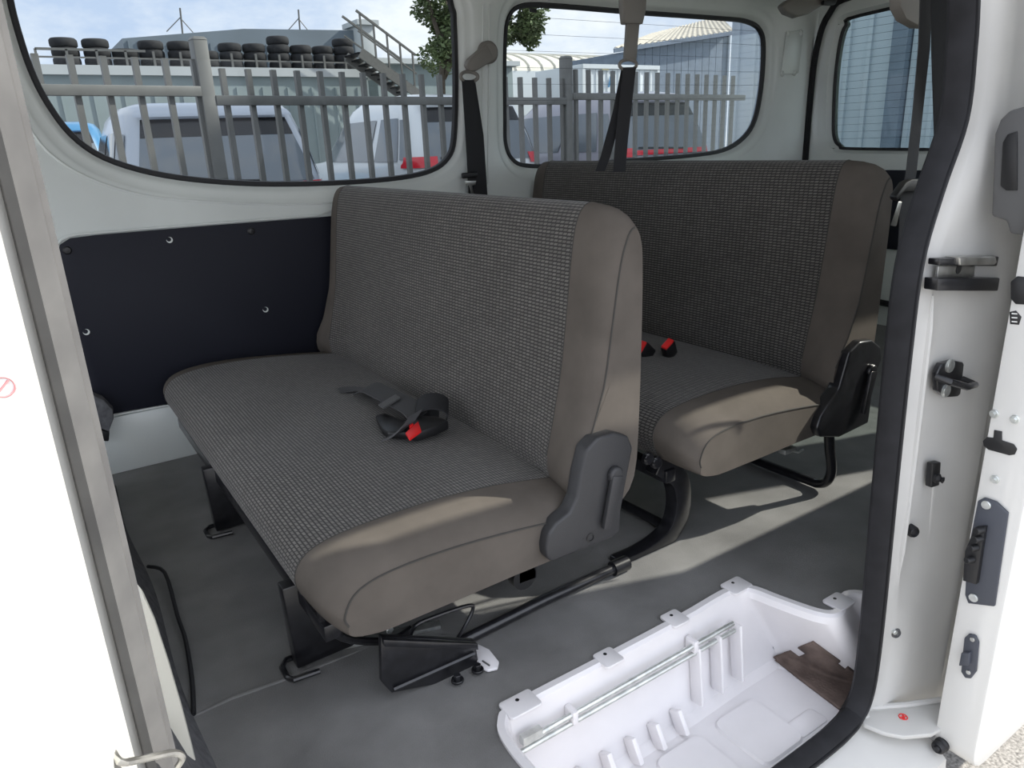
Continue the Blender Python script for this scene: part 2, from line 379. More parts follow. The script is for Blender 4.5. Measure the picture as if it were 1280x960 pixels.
# ---- black hardboard panel
pp = [ony(a, b, W-.012) for a, b in ((72, 320), (75, 306), (88, 298), (120, 294), (240, 284), (395, 272), (480, 264), (480, 470), (395, 474), (255, 497), (143, 517), (127, 516), (119, 505))]
pp[-2] = Vector((.115, W-.012, .178)); 
mb = MB(); mb.prism(pp, (0, .008, 0)); panel = tag(mb.build('trim_1', 'hardboard', bevel=.002), 'black hardboard lining panel on the lower side wall', kind='structure')
for a, b in ((84, 313), (314, 289)):
    mb = MB(); mb.lathe([(0, .005), (.008, .004), (.011, 0)], ony(a, b, W-.013), (0, -1, 0), 14); mb.build('plug', 'black_plastic', panel)
for a, b in ((212, 300), (108, 415), (332, 387)):
    c = ony(a, b, W-.0125); mb = MB(); mb.disc(c, .0085, (0, -1, 0), .0012, 14); h = mb.build('screw_hole', 'van_white', panel)
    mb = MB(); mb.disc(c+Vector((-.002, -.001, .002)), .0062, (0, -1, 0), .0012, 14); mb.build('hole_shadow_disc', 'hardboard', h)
mb = MB(); mb.tube(crom([p+Vector((0, .004, 0)) for p in offset2(pp, .006, 0, 2)], 2), .004, 6, close=True); mb.build('panel_lip', 'van_white', panel)

# ---- tailgate and rear
XR = 3.30
YF, YN = W, .60
tw = [(2.215, 1.10), (2.208, .95), (2.195, .84), (2.16, .795), (2.08, .78), (1.45, .77), (.82, .78), (.74, .795), (.705, .84), (.692, .95), (.685, 1.10), (.69, 1.24), (.71, 1.31), (.78, 1.34), (1.45, 1.36), (2.12, 1.34), (2.185, 1.31), (2.208, 1.24)]
TW = crom([Vector((XR, a, b)) for a, b in tw], 4)
def with_x(pts, x): return [Vector((x, p.y, p.z)) for p in pts]
T = [with_x(offset2(TW, d, 1, 2), x) for d, x in ((.085, XR-.06), (.07, XR-.052), (.05, XR-.045), (.02, XR-.04), (.004, XR-.005))]
ro = [Vector((XR-.06, a, b)) for a, b in rrect(YN+.02, YF-.012, -.02, 1.47, .05, 5)]
tri = geometry.tessellate_polygon([ro, T[0]]); tg = MB(); tg.add(ro+T[0], [tuple(t) for t in tri]); tg.grid(T, closeu=True)
ro2 = [Vector((XR+.03, p.y, p.z)) for p in ro]; T2 = with_x(offset2(TW, .004, 1, 2), XR+.03)
tri = geometry.tessellate_polygon([ro2, T2]); tg.add(ro2+T2, [tuple(t) for t in tri])
wall_rear = tag(tg.build('wall_rear', 'van_white', smooth=50), 'white inner face of the tailgate with its rear window', kind='structure')
mb = MB(); P = with_x(offset2(TW, .006, 1, 2), XR); tri = geometry.tessellate_polygon([P]); mb.add(P, [tuple(t) for t in tri])
win3 = tag(mb.build('window_3', 'rear_glass', smooth=0), 'tinted tailgate window with fine heater lines', kind='structure')
wedge('window_seal', with_x(offset2(TW, .002, 1, 2), XR-.006), .008, 'rubber', win3)
hl = MB()
for k in range(17):
    z = 1.32-.031*k; hl.bar((XR-.002, .72, z), (XR-.002, 2.19, z), .0016, .001)
tag(hl.build('heater_line', 'rubber', win3, smooth=0), kind='stuff')
to = crom([Vector((XR-.075, a, b)) for a, b in ((2.292, .7), (2.292, 1.0), (2.28, 1.22), (2.23, 1.36), (2.1, 1.415), (1.45, 1.43), (.8, 1.415), (.66, 1.36), (.62, 1.2), (.62, .7), (.62, .2), (1.45, .1), (2.292, .2))], 5)
wedge('tailgate_seal', to, .014, 'seal_rubber', wall_rear)
mb = MB(); mb.prism([Vector((XR-.065, a, b)) for a, b in rrect(.7, 2.2, .35, .69, .04, 4)], (-.012, 0, 0)); mb.build('tailgate_panel', 'hardboard', wall_rear, bevel=.003)

# ---- ceiling
mb = MB(); rows = []
for a, b in ((.56, 1.36), (.585, 1.41), (.65, 1.45), (.8, 1.47), (1.45, 1.49), (2.1, 1.47), (2.3, 1.45)): rows.append([Vector((x, a, b)) for x in (-1.2, 3.34)])
mb.grid(rows); mb.grid([[p+Vector((0, 0, .04)) for p in r] for r in rows])
ceiling = tag(mb.build('ceiling', 'headliner'), 'pale lining under the van roof', kind='structure')
# roof rail above the door opening
mb = MB(); mb.prism([Vector((-1.2, a, b)) for a, b in ((.575, 1.315), (.62, 1.315), (.64, 1.34), (.64, 1.43), (.59, 1.41), (.565, 1.36))], (4.54, 0, 0)); mb.build('roof_rail', 'jamb_white', ceiling, bevel=.004)

# ---- near side: rear jamb, side wall behind, sill, front pillar
sp = [(1208, -250), (1209, -80), (1208, 0), (1205, 60), (1195, 150), (1165, 240), (1140, 330), (1125, 450), (1110, 600), (1097, 740), (1087, 830), (1078, 872), (1066, 896)]
SEAL = crom([ony(a, b, YS) for a, b in sp], 5, close=False)
def seal_x(z):
    for a, b in zip(SEAL, SEAL[1:]):
        if b.z <= z <= a.z: return a.x+(b.x-a.x)*(z-a.z)/(b.z-a.z+1e-9)
    return SEAL[0].x if z > SEAL[0].z else SEAL[-1].x
jam = MB(); rows = []
# cross-section stepping outwards: seal flange, rounded shoulder, recessed jamb, outer skin
for i in range(41):
    z = -.30+1.66*i/40
    x0 = seal_x(max(z, SEAL[-1].z))+.006
    if z < SEAL[-1].z: x0 += 0
    rec = .020*math.sin(min(1, max(0, (z+.1)/.9))*PI)
    rows.append([Vector((x0, .622 if z > .06 else .613, z)), Vector((x0, .612, z)), Vector((x0+.006, .598, z)), Vector((x0+.03, .593, z)), Vector((x0+.042, .588, z)), Vector((x0+.052, .580+rec, z)), Vector((x0+.10, .578+rec, z)), Vector((x0+.15, .574+rec*.5, z)), Vector((x0+.19, .566, z)), Vector((x0+.21, .556, z)), Vector((x0+.24, .553, z))])
jam.grid(rows)
wn = [Vector((a, .555, b)) for a, b in ((1.36, -.3), (3.3, -.3), (3.3, 1.36), (1.36, 1.36))]
SW = [Vector((a, .555, b)) for a, b in rrect(1.46, 3.05, .73, 1.305, .05, 4)]
tri = geometry.tessellate_polygon([wn, SW]); jam.add(wn+SW, [tuple(t) for t in tri])
wn2 = [p+Vector((0, .055, 0)) for p in wn]; SW2 = [p+Vector((0, .055, 0)) for p in SW]
wn2[0].x = wn2[3].x = 1.24
tri = geometry.tessellate_polygon([wn2, SW2]); jam.add(wn2+SW2, [tuple(t) for t in tri]); jam.grid([SW, SW2], closeu=True)
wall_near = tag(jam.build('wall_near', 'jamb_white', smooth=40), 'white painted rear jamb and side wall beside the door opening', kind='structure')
mb = MB(); P = [p+Vector((0, .02, 0)) for p in SW]; mb.add(P, [tuple(range(len(P)))]); tag(mb.build('window_4', 'clear_glass', smooth=0), 'tinted side window behind the sliding door opening', kind='structure')
# sill below the opening
mb = MB(); rows = []
for a, b in ((.603, ZT+.001), (.596, ZT-.002), (.585, ZT-.012), (.50, ZT-.03), (.475, ZT-.05), (.468, ZT-.12), (.48, ZT-.2)): rows.append([Vector((x, a, b)) for x in (-.3, .2, .7, 1.0, 1.17, 1.24)])
mb.grid(rows); mb.build('sill', 'jamb_white', wall_near)
# door seal: double lipped rubber profile running down the jamb and along the sill
def sweep(name, path, prof, m, parent, nrm):
    rows = []
    N = len(path)
    for i, p in enumerate(path):
        t = (path[min(i+1, N-1)]-path[max(i-1, 0)]).normalized(); s_ = t.cross(nrm).normalized()
        rows.append([p+s_*a+nrm*b for a, b in prof])
    mb = MB(); mb.grid(rows, closeu=True); return mb.build(name, m, parent)
spath = SEAL+crom([SEAL[-1], Vector((SEAL[-1].x-.03, YS-.004, ZT+.012)), Vector((1.0, YS-.006, ZT+.006)), Vector((.6, YS-.006, ZT+.006)), Vector((.1, YS-.006, ZT+.006))], 5, close=False)[1:]
lip = [(-.026, .010), (-.024, -.008), (-.014, -.020), (-.006, -.013), (.002, -.018), (.012, -.010), (.015, .004), (0, .026)]
sweep('door_seal', spath, lip, 'seal_rubber', wall_near, Vector((0, 1, 0)))
mb = MB(); mb.tube([p+Vector((-.003, -.017, 0)) for p in spath[:-4]], .0035, 6); mb.build('seal_ridge', 'rubber', wall_near)
mb = MB(); mb.tube([p+Vector((-.018, .010, 0)) for p in SEAL], .007, 8); mb.build('inner_seal', 'rubber', wall_near)
# inner trim behind the seal

for dx, y_, z0, z1 in ((.046, .588, .10, .62), (.125, .590, -.12, .30)):
    mb = MB(); mb.tube([Vector((seal_x(z)+dx+.012*math.sin((z-z0)*4), y_+.002, z)) for z in [z0+(z1-z0)*k/10 for k in range(11)]], [.002]+[.006]*9+[.002], 8); mb.build('jamb_pressing', 'jamb_white', wall_near)
# hardware on the jamb
YJ = .583
hw = thing('door_rail', 'black sliding door rail with a steel clip on the white jamb', 'rail', ony(1205, 330, YJ))
plate_px([(1155, 346), (1262, 345), (1262, 362), (1154, 361)], YJ, .022, 'rail_channel', 'black_paint', hw)
plate_px([(1160, 322), (1262, 318), (1262, 332), (1159, 330)], YJ, .018, 'rail_lip', 'black_paint', hw)
plate_px([(1230, 300), (1270, 300), (1270, 345), (1230, 345)], YJ+.004, .012, 'rail_block', 'black_plastic', hw)
plate_px([(1170, 332), (1226, 331), (1226, 346), (1168, 347)], YJ, .004, 'rail_plate', 'steel', hw, .001)
plate_px([(1180, 320), (1225, 318), (1227, 326), (1224, 329), (1181, 330)], YJ, .024, 'rail_clip', 'steel', hw)
mb = MB(); mb.disc(ony(1198, 336, YJ-.004), .008, (0, -1, 0), .001); mb.build('rail_hole', 'black_plastic', hw)
sk = thing('door_striker', 'black door striker plate with two steel bolts on white jamb', 'striker', ony(1187, 472, YJ))
plate_px([(1164, 466), (1170, 453), (1184, 449), (1196, 451), (1208, 466), (1209, 478), (1190, 494), (1176, 495), (1165, 487)], YJ+.006, .010, 'striker_plate', 'black_paint', sk)
mb = MB(); a = ony(1170, 471, YJ-.004); b = ony(1203, 474, YJ-.004); mb.tube([a, a+Vector((.002, -.022, -.004)), a.lerp(b, .5)+Vector((0, -.03, -.008)), b+Vector((-.002, -.022, -.004)), b], .006, 8); mb.build('striker_loop', 'black_paint', sk)
for q in ((1186, 457), (1181, 488)):
    mb = MB(); mb.disc(ony(q[0], q[1], YJ-.004), .0115, (0, -1, 0), .005, 16, .3); mb.disc(ony(q[0], q[1], YJ-.009), .006, (0, -1, 0), .002, 12); mb.build('bolt', 'zinc', sk)
for nm, lab, q, r, mm in (('rubber_plug', 'round black rubber plug in the white jamb', (1139, 663), .011, 'rubber'), ('body_bolt', 'small grey capped bolt low on the white jamb', (1117, 789), .010, 'handle_plastic')):
    t = thing(nm, lab, 'plug', ony(q[0], q[1], .59)); mb = MB(); mb.lathe([(r, -.01), (r, .006), (r*.8, .010), (r*.7, .006), (0, .006)], ony(q[0], q[1], .592), (-.35, -1, 0), 16); mb.build('rim', mm, t)
    mb = MB(); mb.disc(ony(q[0], q[1], .588), r*.45, (-.35, -1, 0), .006, 10); mb.build('cap', mm if mm == 'rubber' else 'zinc', t)
t = thing('jamb_clip', 'small black plastic clip with round knob on the white jamb', 'clip', ony(1160, 595, .59))
plate_px([(1158, 577), (1168, 575), (1166, 604), (1156, 607)], .59, .012, 'clip_body', 'black_plastic', t)
mb = MB(); mb.lathe([(.004, 0), (.009, .003), (.009, .010), (.004, .014), (.006, .018), (0, .02)], ony(1166, 596, .582), (0, -1, 0), 12); mb.build('knob', 'black_plastic', t)

# ---- front pillar (left foreground)
def rat(px, py): p = ony(px, py, 1.0); return p.x
r0, r1, r2, r3, r4, r5 = [rat(a, 520) for a in (122, 113, 75, 41, 22, 0)]
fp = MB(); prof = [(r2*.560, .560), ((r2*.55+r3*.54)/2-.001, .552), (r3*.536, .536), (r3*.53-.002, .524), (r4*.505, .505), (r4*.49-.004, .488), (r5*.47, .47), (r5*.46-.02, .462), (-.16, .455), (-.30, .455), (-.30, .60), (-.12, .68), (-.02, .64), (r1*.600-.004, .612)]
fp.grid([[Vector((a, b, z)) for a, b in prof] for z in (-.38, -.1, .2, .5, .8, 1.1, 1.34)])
wall_front = tag(fp.build('wall_front', 'pillar_white_dimmed', smooth=25), 'white front door pillar beside the opening', kind='structure')
os_ = [(r2*.560-.002, .562), (r2*.556, .552), (r2*.56+.006, .549), ((r1+r2)/2*.57, .556), (r1*.582, .566), (r1*.59, .572), (r1*.592+.001, .580), (r0*.595, .584), (r0*.60, .596), (r0*.60-.004, .606), (r2*.57, .606)]
mb = MB(); mb.grid([[Vector((a, b, z)) for a, b in os_] for z in (-.2, .1, .35, .6, .85, 1.1, 1.34)], closeu=True); mb.build('pillar_weatherstrip', 'old_seal', wall_front, smooth=30)
mb = MB(); c = ony(4, 483, .472); mb.disc(c, .0068, (0, -1, 0), .0006, 20); s_ = mb.build('round_sticker', 'plate', wall_front)
mb = MB(); mb.tube([c+Vector((.0055*math.cos(k*PI/8), -.0008, .0055*math.sin(k*PI/8))) for k in range(16)], .0007, 5, close=True); mb.tube([c+Vector((-.003, -.0008, -.003)), c+Vector((.003, -.0008, .003))], .0007, 5); mb.build('sticker_print', 'faded_red', s_)
t = thing('pillar_striker', 'bent steel wire striker at the foot of white front pillar', 'striker', ony(150, 945, .52))
mb = MB(); mb.tube(crom([ony(138, 935, .53), ony(150, 952, .51), ony(168, 951, .52), ony(195, 945, .53), ony(218, 941, .545), ony(228, 947, .55), ony(222, 958, .553)], 4, close=False), .0028, 8); mb.build('wire', 'steel', t)
plate_px([(136, 932), (146, 930), (150, 985), (140, 985)], .535, .006, 'striker_base', 'zinc', t)

# ---- front seat platform and inner pillar base
mb = MB(); mb.grid([[Vector((x+.006*math.sin(y*9+z*20), y, z)) for y in [.80+.05*i for i in range(29)]] for x, z in ((.082, -.001), (.070, .03), (.052, .08), (.04, .14), (.02, .16), (-.6, .16))])
mb.build('platform_cover', 'carpet_grey', floor)
mb = MB(); pb = [ony(a, b, .95) for a, b in ((178, 735), (196, 775), (214, 830), (230, 885), (243, 935), (258, 1000), (205, 1000), (170, 850))]; mb.prism(pb, (-.02, .12, 0)); mb.build('pillar_base_trim', 'cream_trim', wall_front, bevel=.008)
mb = MB(); mb.tube(crom([onz(185, 708, .02), onz(206, 716, .03), onz(222, 770, .02), onz(232, 800, .015), onz(240, 850, .01), onz(242, 893, .004)], 4, close=False), .004, 6); mb.build('floor_edge_cord', 'rubber', floor)
mb = MB(); mb.tube([onz(a, b, -.002) for a, b in ((243, 896), (290, 874), (352, 852), (420, 826), (470, 806))], [.003, .005, .005, .004, .002], 8); mb.build('floor_fold', 'vinyl', floor)
fl = thing('plastic_flap', 'dark plastic corner flap against the black lining panel', 'flap', ony(125, 520, W-.05))
mb = MB(); mb.prism([ony(a, b, W-.06) for a, b in ((110, 492), (128, 499), (141, 512), (142, 524), (136, 540), (112, 530))], (.004, .04, 0)); mb.build('flap_face', 'carpet_grey', fl, bevel=.004)
mb = MB(); mb.prism([ony(a, b, W-.06) for a, b in ((112, 532), (137, 541), (136, 552), (116, 551))], (.004, .04, 0)); mb.build('flap_edge', 'black_plastic', fl, bevel=.003)

# ---- sliding door (open, slid back outside)
XD, YDI, YDO = 1.235, .50, .43
door = empty('door_1', (XD, .465, -.25)); tag(door, 'open white sliding door with its latch hardware', kind='structure')
def dslab(y0, y1):
    pass
zs = [-.245, -.20, -.1, .1, .3, .5, .7, .9, 1.1, 1.28]
d0 = rrect(XD, XD+1.12, -.25, 1.33, .05, 4)
DW = rrect(XD+.13, XD+1.0, .74, 1.20, .07, 4)
mb = MB()
def face(y, o_, h_):
    a = [Vector((p[0], y, p[1])) for p in o_]; b = [Vector((p[0], y, p[1])) for p in h_]; tri = geometry.tessellate_polygon([a, b]); mb.add(a+b, [tuple(t) for t in tri]); return a, b
a1, b1 = face(YDI, d0, DW); a2, b2 = face(YDO, d0, DW); mb.grid([a1, a2], closeu=True); mb.grid([b1, b2], closeu=True)
mb.build('door_shell', 'door_white', door, bevel=.006)
mb = MB(); P = [Vector((p[0], .455, p[1])) for p in DW]; mb.add(P, [tuple(range(len(P)))]); mb.build('door_glass', 'clear_glass', door, smooth=0)
def eplate(pts, th, name, m, par, bevel=.0015):
    P = [onx(a, b, XD) for a, b in pts]; mb = MB(); mb.prism(P, (-th, 0, 0)); return mb.build(name, m, par, bevel=bevel)
def ebolt(px, py, r, par, m='zinc', off=0):
    c = onx(px, py, XD-off); mb = MB(); mb.disc(c, r, (-1, 0, 0), .003, 16, .3); o = mb.build('bolt', m, par); mb = MB(); mb.disc(c+Vector((-.003, 0, 0)), r*.55, (-1, 0, 0), .004, 6, .1); mb.build('bolt_head', m, o)
    return o
for q in ((1243, 517), (1269, 524), (1244, 599)): ebolt(q[0], q[1], .007, door)
eplate([(1229, 551), (1234, 546), (1242, 547), (1243, 537), (1253, 539), (1253, 550), (1268, 555), (1272, 561), (1269, 568), (1262, 569), (1236, 562), (1230, 557)], .002, 'latch_slot', 'black_plastic', door)
eplate([(1264, 352), (1272, 345), (1290, 347), (1290, 381), (1270, 380), (1264, 373)], .003, 'latch_cover', 'black_plastic', door)
k = eplate([(1262, 390), (1270, 388), (1277, 396), (1274, 406), (1263, 405)], .0008, 'lock_sticker', 'black_plastic', door, .0002)
for i in range(3):
    eplate([(1265, 391+5*i), (1272, 391.5+5*i), (1272, 393+5*i), (1265, 392.5+5*i)], .0012, 'sticker_print', 'plate', k, 0)
cb = eplate([(1224, 625), (1232, 621), (1247, 626), (1262, 640), (1245, 757), (1212, 753), (1208, 742), (1211, 690)], .006, 'connector_plate', 'door_plastic', door, .002)
eplate([(1224, 656), (1237, 655), (1226, 727), (1209, 722), (1212, 685)], .016, 'connector_body', 'black_plastic', cb)
for q in ((1228, 662), (1226, 673), (1221, 684), (1216, 699)):
    mb = MB(); mb.disc(onx(q[0], q[1], XD-.015), .006, (-1, .3, 0), .014, 12); mb.build('pin', 'black_plastic', cb)
for q in ((1233, 631), (1217, 747)):
    c = onx(q[0], q[1], XD-.006); mb = MB(); mb.disc(c, .0075, (-1, 0, 0), .003, 14, .3); mb.build('bolt', 'zinc', cb)
gb = eplate([(1207, 796), (1213, 791), (1221, 793), (1225, 802), (1222, 838), (1215, 847), (1208, 846), (1203, 838)], .006, 'guide_block', 'door_plastic', door, .002)
eplate([(1207, 812), (1217, 812), (1216, 828), (1204, 828)], .016, 'guide_slider', 'door_plastic', gb)
for q in ((1216, 799), (1211, 840)):
    mb = MB(); mb.disc(onx(q[0], q[1], XD-.006), .004, (-1, 0, 0), .003, 12); mb.build('bolt', 'steel', gb)
mb = MB(); mb.lathe([(0, .022), (.004, .022), (.006, .018), (.009, .020), (.012, .016), (.012, .010), (.009, .008), (.013, .004), (.013, 0)], onx(1178, 930, XD+.001), (-1, 0, 0), 16); mb.build('rubber_stop', 'rubber', door)
# grip on the inside of the door
hb = [(1239, 270), (1243, 168), (1250, 150), (1262, 138), (1285, 132), (1310, 132), (1310, 300), (1262, 292), (1258, 276)]
P = [onx(a, b, XD+.012) for a, b in hb]; mb = MB(); mb.prism(P, (.03, .004, 0)); gr = mb.build('door_handle', 'handle_plastic', door, bevel=.004)
P = [onx(a, b, XD+.011) for a, b in ((1251, 232), (1254, 178), (1260, 168), (1272, 164), (1272, 238), (1258, 238))]; mb = MB(); mb.prism(P, (-.002, 0, 0)); mb.build('grip_recess', 'black_plastic', gr, bevel=.0008)
# lower swing arm between sill and door
t = thing('swing_bracket', 'white pressed steel lower arm joining sill and sliding door', 'arm', (1.15, .57, ZT))
ar = [(1062, 884), (1072, 879), (1090, 882), (1130, 880), (1182, 873), (1190, 880), (1188, 905), (1165, 917), (1130, 920), (1105, 915), (1080, 905)]
P = [onz(a, b, ZT+.012) for a, b in ar]; mb = MB(); mb.prism(P, (0, 0, -.010)); mb.build('arm_plate', 'jamb_white', t, bevel=.003)
mb = MB(); mb.tube([onz(a, b, ZT+.016) for a, b in ((1072, 880), (1092, 884), (1132, 881), (1184, 874))], .006, 8); mb.build('arm_flange', 'jamb_white', t)
c = onz(1079, 893, ZT+.012); mb = MB(); mb.disc(c, .011, (0, 0, 1), .004, 14, .4); mb.disc(c+Vector((0, 0, .004)), .005, (0, 0, 1), .003, 10); mb.build('rivet', 'jamb_white', t)
c = onz(1129, 896, ZT+.013); mb = MB(); mb.tube([c+Vector((.0075*math.cos(k*PI/8), .0075*math.sin(k*PI/8), 0)) for k in range(16)], .001, 5, close=True); mb.tube([c+Vector((-.006, .003, 0)), c+Vector((.006, -.003, 0))], .0011, 5); mb.disc(c+Vector((-.002, -.002, -.001)), .003, (0, 0, 1), .0016, 8); mb.disc(c+Vector((.003, .002, -.001)), .002, (0, 0, 1), .0016, 8); mb.build('warning_sticker', 'red', t)

# ================================================================== things in the step well
mt = thing('rubber_mat', 'worn brown mat with notched edges lying in the white step well', 'mat', (1.14, .7, ZT))
from mathutils.bvhtree import BVHTree
bvh = BVHTree.FromPolygons([v.co for v in tray.data.vertices], [tuple(p.vertices) for p in tray.data.polygons])
mA, mB, mC, mD = [Vector((a, b, 0)) for a, b in ((964, 823), (1016, 802), (1084, 852), (1050, 888))]
NM = 22; rows = []
for i in range(NM+1):
    row = []
    for k in range(NM+1):
        q = mA.lerp(mB, k/NM).lerp(mD.lerp(mC, k/NM), i/NM); d = ray(q.x, q.y).normalized(); hit = bvh.ray_cast(CAM, d)
        p = hit[0] if hit[0] is not None else onz(q.x, q.y, ZT)
        row.append(p+Vector((-.002, -.002, .004)))
    rows.append(row)
for _ in range(6):      # the stiff sheet bridges the corner
    rows = [[(rows[max(i-1, 0)][k]+rows[min(i+1, NM)][k]+rows[i][max(k-1, 0)]+rows[i][min(k+1, NM)])/4 if 0 < i < NM and 0 < k < NM else rows[i][k] for k in range(NM+1)] for i in range(NM+1)]
mb = MB(); keep = lambda i, k: not ((i < 3 and 9 < k < 14) or (i > 19 and k > 20) or (i < 1 and k < 1) or (10 < i < 14 and k > 19))
idx = {}
for i in range(NM):
    for k in range(NM):
        if not keep(i, k): continue
        f_ = []
        for a, b in ((i, k), (i, k+1), (i+1, k+1), (i+1, k)):
            if (a, b) not in idx: idx[(a, b)] = len(mb.v); mb.v.append(tuple(rows[a][b]))
            f_.append(idx[(a, b)])
        mb.f.append(tuple(f_))
ms = mb.build('mat_sheet', 'brown_mat', mt); so_ = ms.modifiers.new('thick', 'SOLIDIFY'); so_.thickness = .006; so_.offset = 0
rd = thing('jack_rod', 'pair of galvanised jack rods clipped to the step well wall', 'rod', (.8, .82, -.1))
YR = .806
def rodpt(a, b): return ony(a, b, YR-.012)
mb = MB(); mb.tube([rodpt(656, 928), rodpt(700, 902), rodpt(916, 779)], [.006, .005, .005], 10); mb.build('rod', 'zinc', rd)
mb = MB(); mb.tube([rodpt(648, 942), rodpt(918, 788)], .0045, 10); mb.build('rod', 'zinc', rd)
mb = MB(); mb.bar(rodpt(652, 926), rodpt(676, 913), .012, .016); mb.build('rod_socket', 'zinc', rd)
for q in ((717, 893), (868, 805)):
    mb = MB(); c = rodpt(*q); mb.box(c+Vector((0, .006, -.004)), (.012, .026, .026)); mb.build('clip', 'tray_white', rd, bevel=.003)

# ================================================================== bench seats
Y0, Y1, Y2, Y3 = .934, 1.03, 2.165, 2.270
CP = crom([Vector((a, 0, b)) for a, b in ((.80, .168), (.60, .163), (.40, .160), (.325, .163), (.275, .185), (.251, .228), (.256, .262), (.288, .288), (.36, .300), (.48, .300), (.62, .287), (.74, .270), (.815, .262), (.83, .215))], 3)
BP = crom([Vector((a, 0, b)) for a, b in ((.775, .235), (.752, .29), (.762, .38), (.779, .50), (.793, .60), (.806, .69), (.818, .74), (.836, .766), (.860, .770), (.880, .745), (.886, .69), (.886, .55), (.882, .40), (.872, .27), (.83, .225))], 3)
def inset(prof, d, wf):
    """shrink a seat profile by compressing it, so that the end of the padding rounds off without folds"""
    return [wf(p.copy(), d) for p in prof]
def bench_part(prof, sts, name, m, parent, wf, shape, cap=None):
    arc = [0]
    for a, b in zip(prof, prof[1:]+prof[:1]): arc.append(arc[-1]+(b-a).length)
    rows = []; uv = []
    for y, d in sts:
        r = inset(prof, d, wf); r = r+[r[0]]
        rows.append([shape(Vector((p.x, y, p.z))) for p in r]); uv.append([(y, arc[j]) for j in range(len(r))])
    mb = MB(); mb.grid(rows, uv=uv)
    if cap:
        for i in cap:
            R = rows[i][:-1]; R = R+[sum(R, Vector())/len(R)]; n0 = len(mb.v); N_ = len(R)-1; mb.v += [tuple(p) for p in R]; mb.f += [(n0+k, n0+(k+1) % N_, n0+N_) for k in range(N_)]
            for k in range(len(R)): mb.uv[n0+k] = (R[k].x, R[k].z)
    return mb.build(name, m, parent, smooth=45)
def cl(v): return max(0, min(1, v))
def wf_c(p, d):
    p.x += d*cl(1-(p.x-.25)/.16)*cl((p.z-.15)/.06); p.z -= d*cl((p.z-.165)/.09); return p
def wf_b(p, d):
    xf = .752+(p.z-.29)*.145
    p.x += d*.75*cl((.886-p.x)/(.886-xf))*cl((p.z-.26)/.12); p.z -= d*1.1*cl((p.z-.50)/.25); return p
def sh_c(p):
    # the padding crowns gently and dips near the buckles
    k = max(0, min(1, (p.z-.22)/.05))
    u = (p.y-Y0)/(Y3-Y0)
    p.z += k*(.006*math.sin(u*PI)+.003*math.sin(u*17)*math.sin(p.x*13))
    return p
def sh_b(p):
    e = max(0, 1-(p.y-Y0)/.16, 1-(Y3-p.y)/.2); low = max(0, 1-abs(p.z-.31)/.16)
    front = 1 if p.x < .83 else 0
    p.x -= .035*e*low*front
    u = (p.y-Y0)/(Y3-Y0); p.x += front*.004*math.sin(u*PI*3)*math.sin((p.z-.25)*6)
    return p
def lin(a, b, n): return [a+(b-a)*i/(n-1) for i in range(n)]
def bench(name, label):
    b = thing(name, label, 'seat', (.55, 1.6, 0))
    cu = bench_part(CP, [(y, 0) for y in lin(Y1, Y2, 24)], 'seat_cushion', 'weave', b, wf_c, sh_c); tag(cu, 'grey patterned seat cushion cover')
    NS = [(Y0, .040), (Y0+.004, .034), (Y0+.014, .022), (Y0+.032, .010), (Y0+.06, .003), (Y1, 0)]
    FS = [(Y2, 0), (Y2+.05, .004), (Y3-.03, .014), (Y3-.008, .034), (Y3, .05)]
    bench_part(CP, NS, 'cushion_side', 'side_fabric', b, wf_c, sh_c, cap=[0])
    bench_part(CP, FS, 'cushion_side', 'side_fabric', b, wf_c, sh_c, cap=[-1])
    bk = bench_part(BP, [(y, 0) for y in lin(Y1, Y2, 24)], 'backrest', 'weave', b, wf_b, sh_b); tag(bk, 'grey patterned backrest cover')
    NSb = [(Y0, .036), (Y0+.004, .030), (Y0+.016, .017), (Y0+.035, .008), (Y0+.06, .003), (Y1, 0)]
    bench_part(BP, NSb, 'backrest_side', 'side_fabric', b, wf_b, sh_b, cap=[0])
    bench_part(BP, FS, 'backrest_side', 'side_fabric', b, wf_b, sh_b, cap=[-1])
    r = [sh_c(Vector((p.x, Y0, p.z))) for p in inset(CP, .040, wf_c)[10:35] if p.z > .19 and p.x < .80]
    mb = MB(); mb.tube(r, .0018, 6); mb.build('seam', 'seam', b)
    r = [sh_b(Vector((p.x, Y0, p.z))) for p in inset(BP, .036, wf_b)[3:30] if p.z > .30 and p.x < .87]
    mb = MB(); mb.tube(r, .0018, 6); mb.build('seam', 'seam', b)
    for prof, wf, sh, lo, hi in ((CP, wf_c, sh_c, .2, .80), (BP, wf_b, sh_b, .29, .885)):
        for y in (Y1, Y2):
            r = [sh(Vector((p.x, y, p.z))) for p in prof[(12 if prof is CP else 3):36] if p.z > lo and p.x < hi]; mb = MB(); mb.tube(r, .0012, 5); mb.build('seam', 'seam', b)
    return b
def cover(b, pts, Y, m, lev, screw, th=.034):
    P = [ony(a, c, Y) for a, c in pts]; mb = MB(); mb.prism(P, (0, th, 0)); cv = mb.build('recliner_cover', m, b, bevel=.006, segs=3)
    (cx, cy), (lx, ly) = lev; c = ony(cx, cy, Y); e = ony(lx, ly, Y)
    mb = MB(); mb.disc(c, .016, (0, -1, 0), .012, 18, .3); d = (e-c); s_ = d.cross(Vector((0, 1, 0))).normalized()
    mb.prism([c-s_*.012+Vector((0, -.004, 0)), c+s_*.012+Vector((0, -.004, 0)), e+s_*.008+Vector((0, -.004, 0)), e-s_*.008+Vector((0, -.004, 0))], (0, -.010, 0)); mb.build('recliner_lever', m, cv, bevel=.002)
    if screw:
        c = ony(screw[0], screw[1], Y); mb = MB(); mb.lathe([(.009, .001), (.006, .0015), (.005, -.004), (0, -.004)], c, (0, -1, 0), 14); mb.build('screw', 'black_plastic', cv)
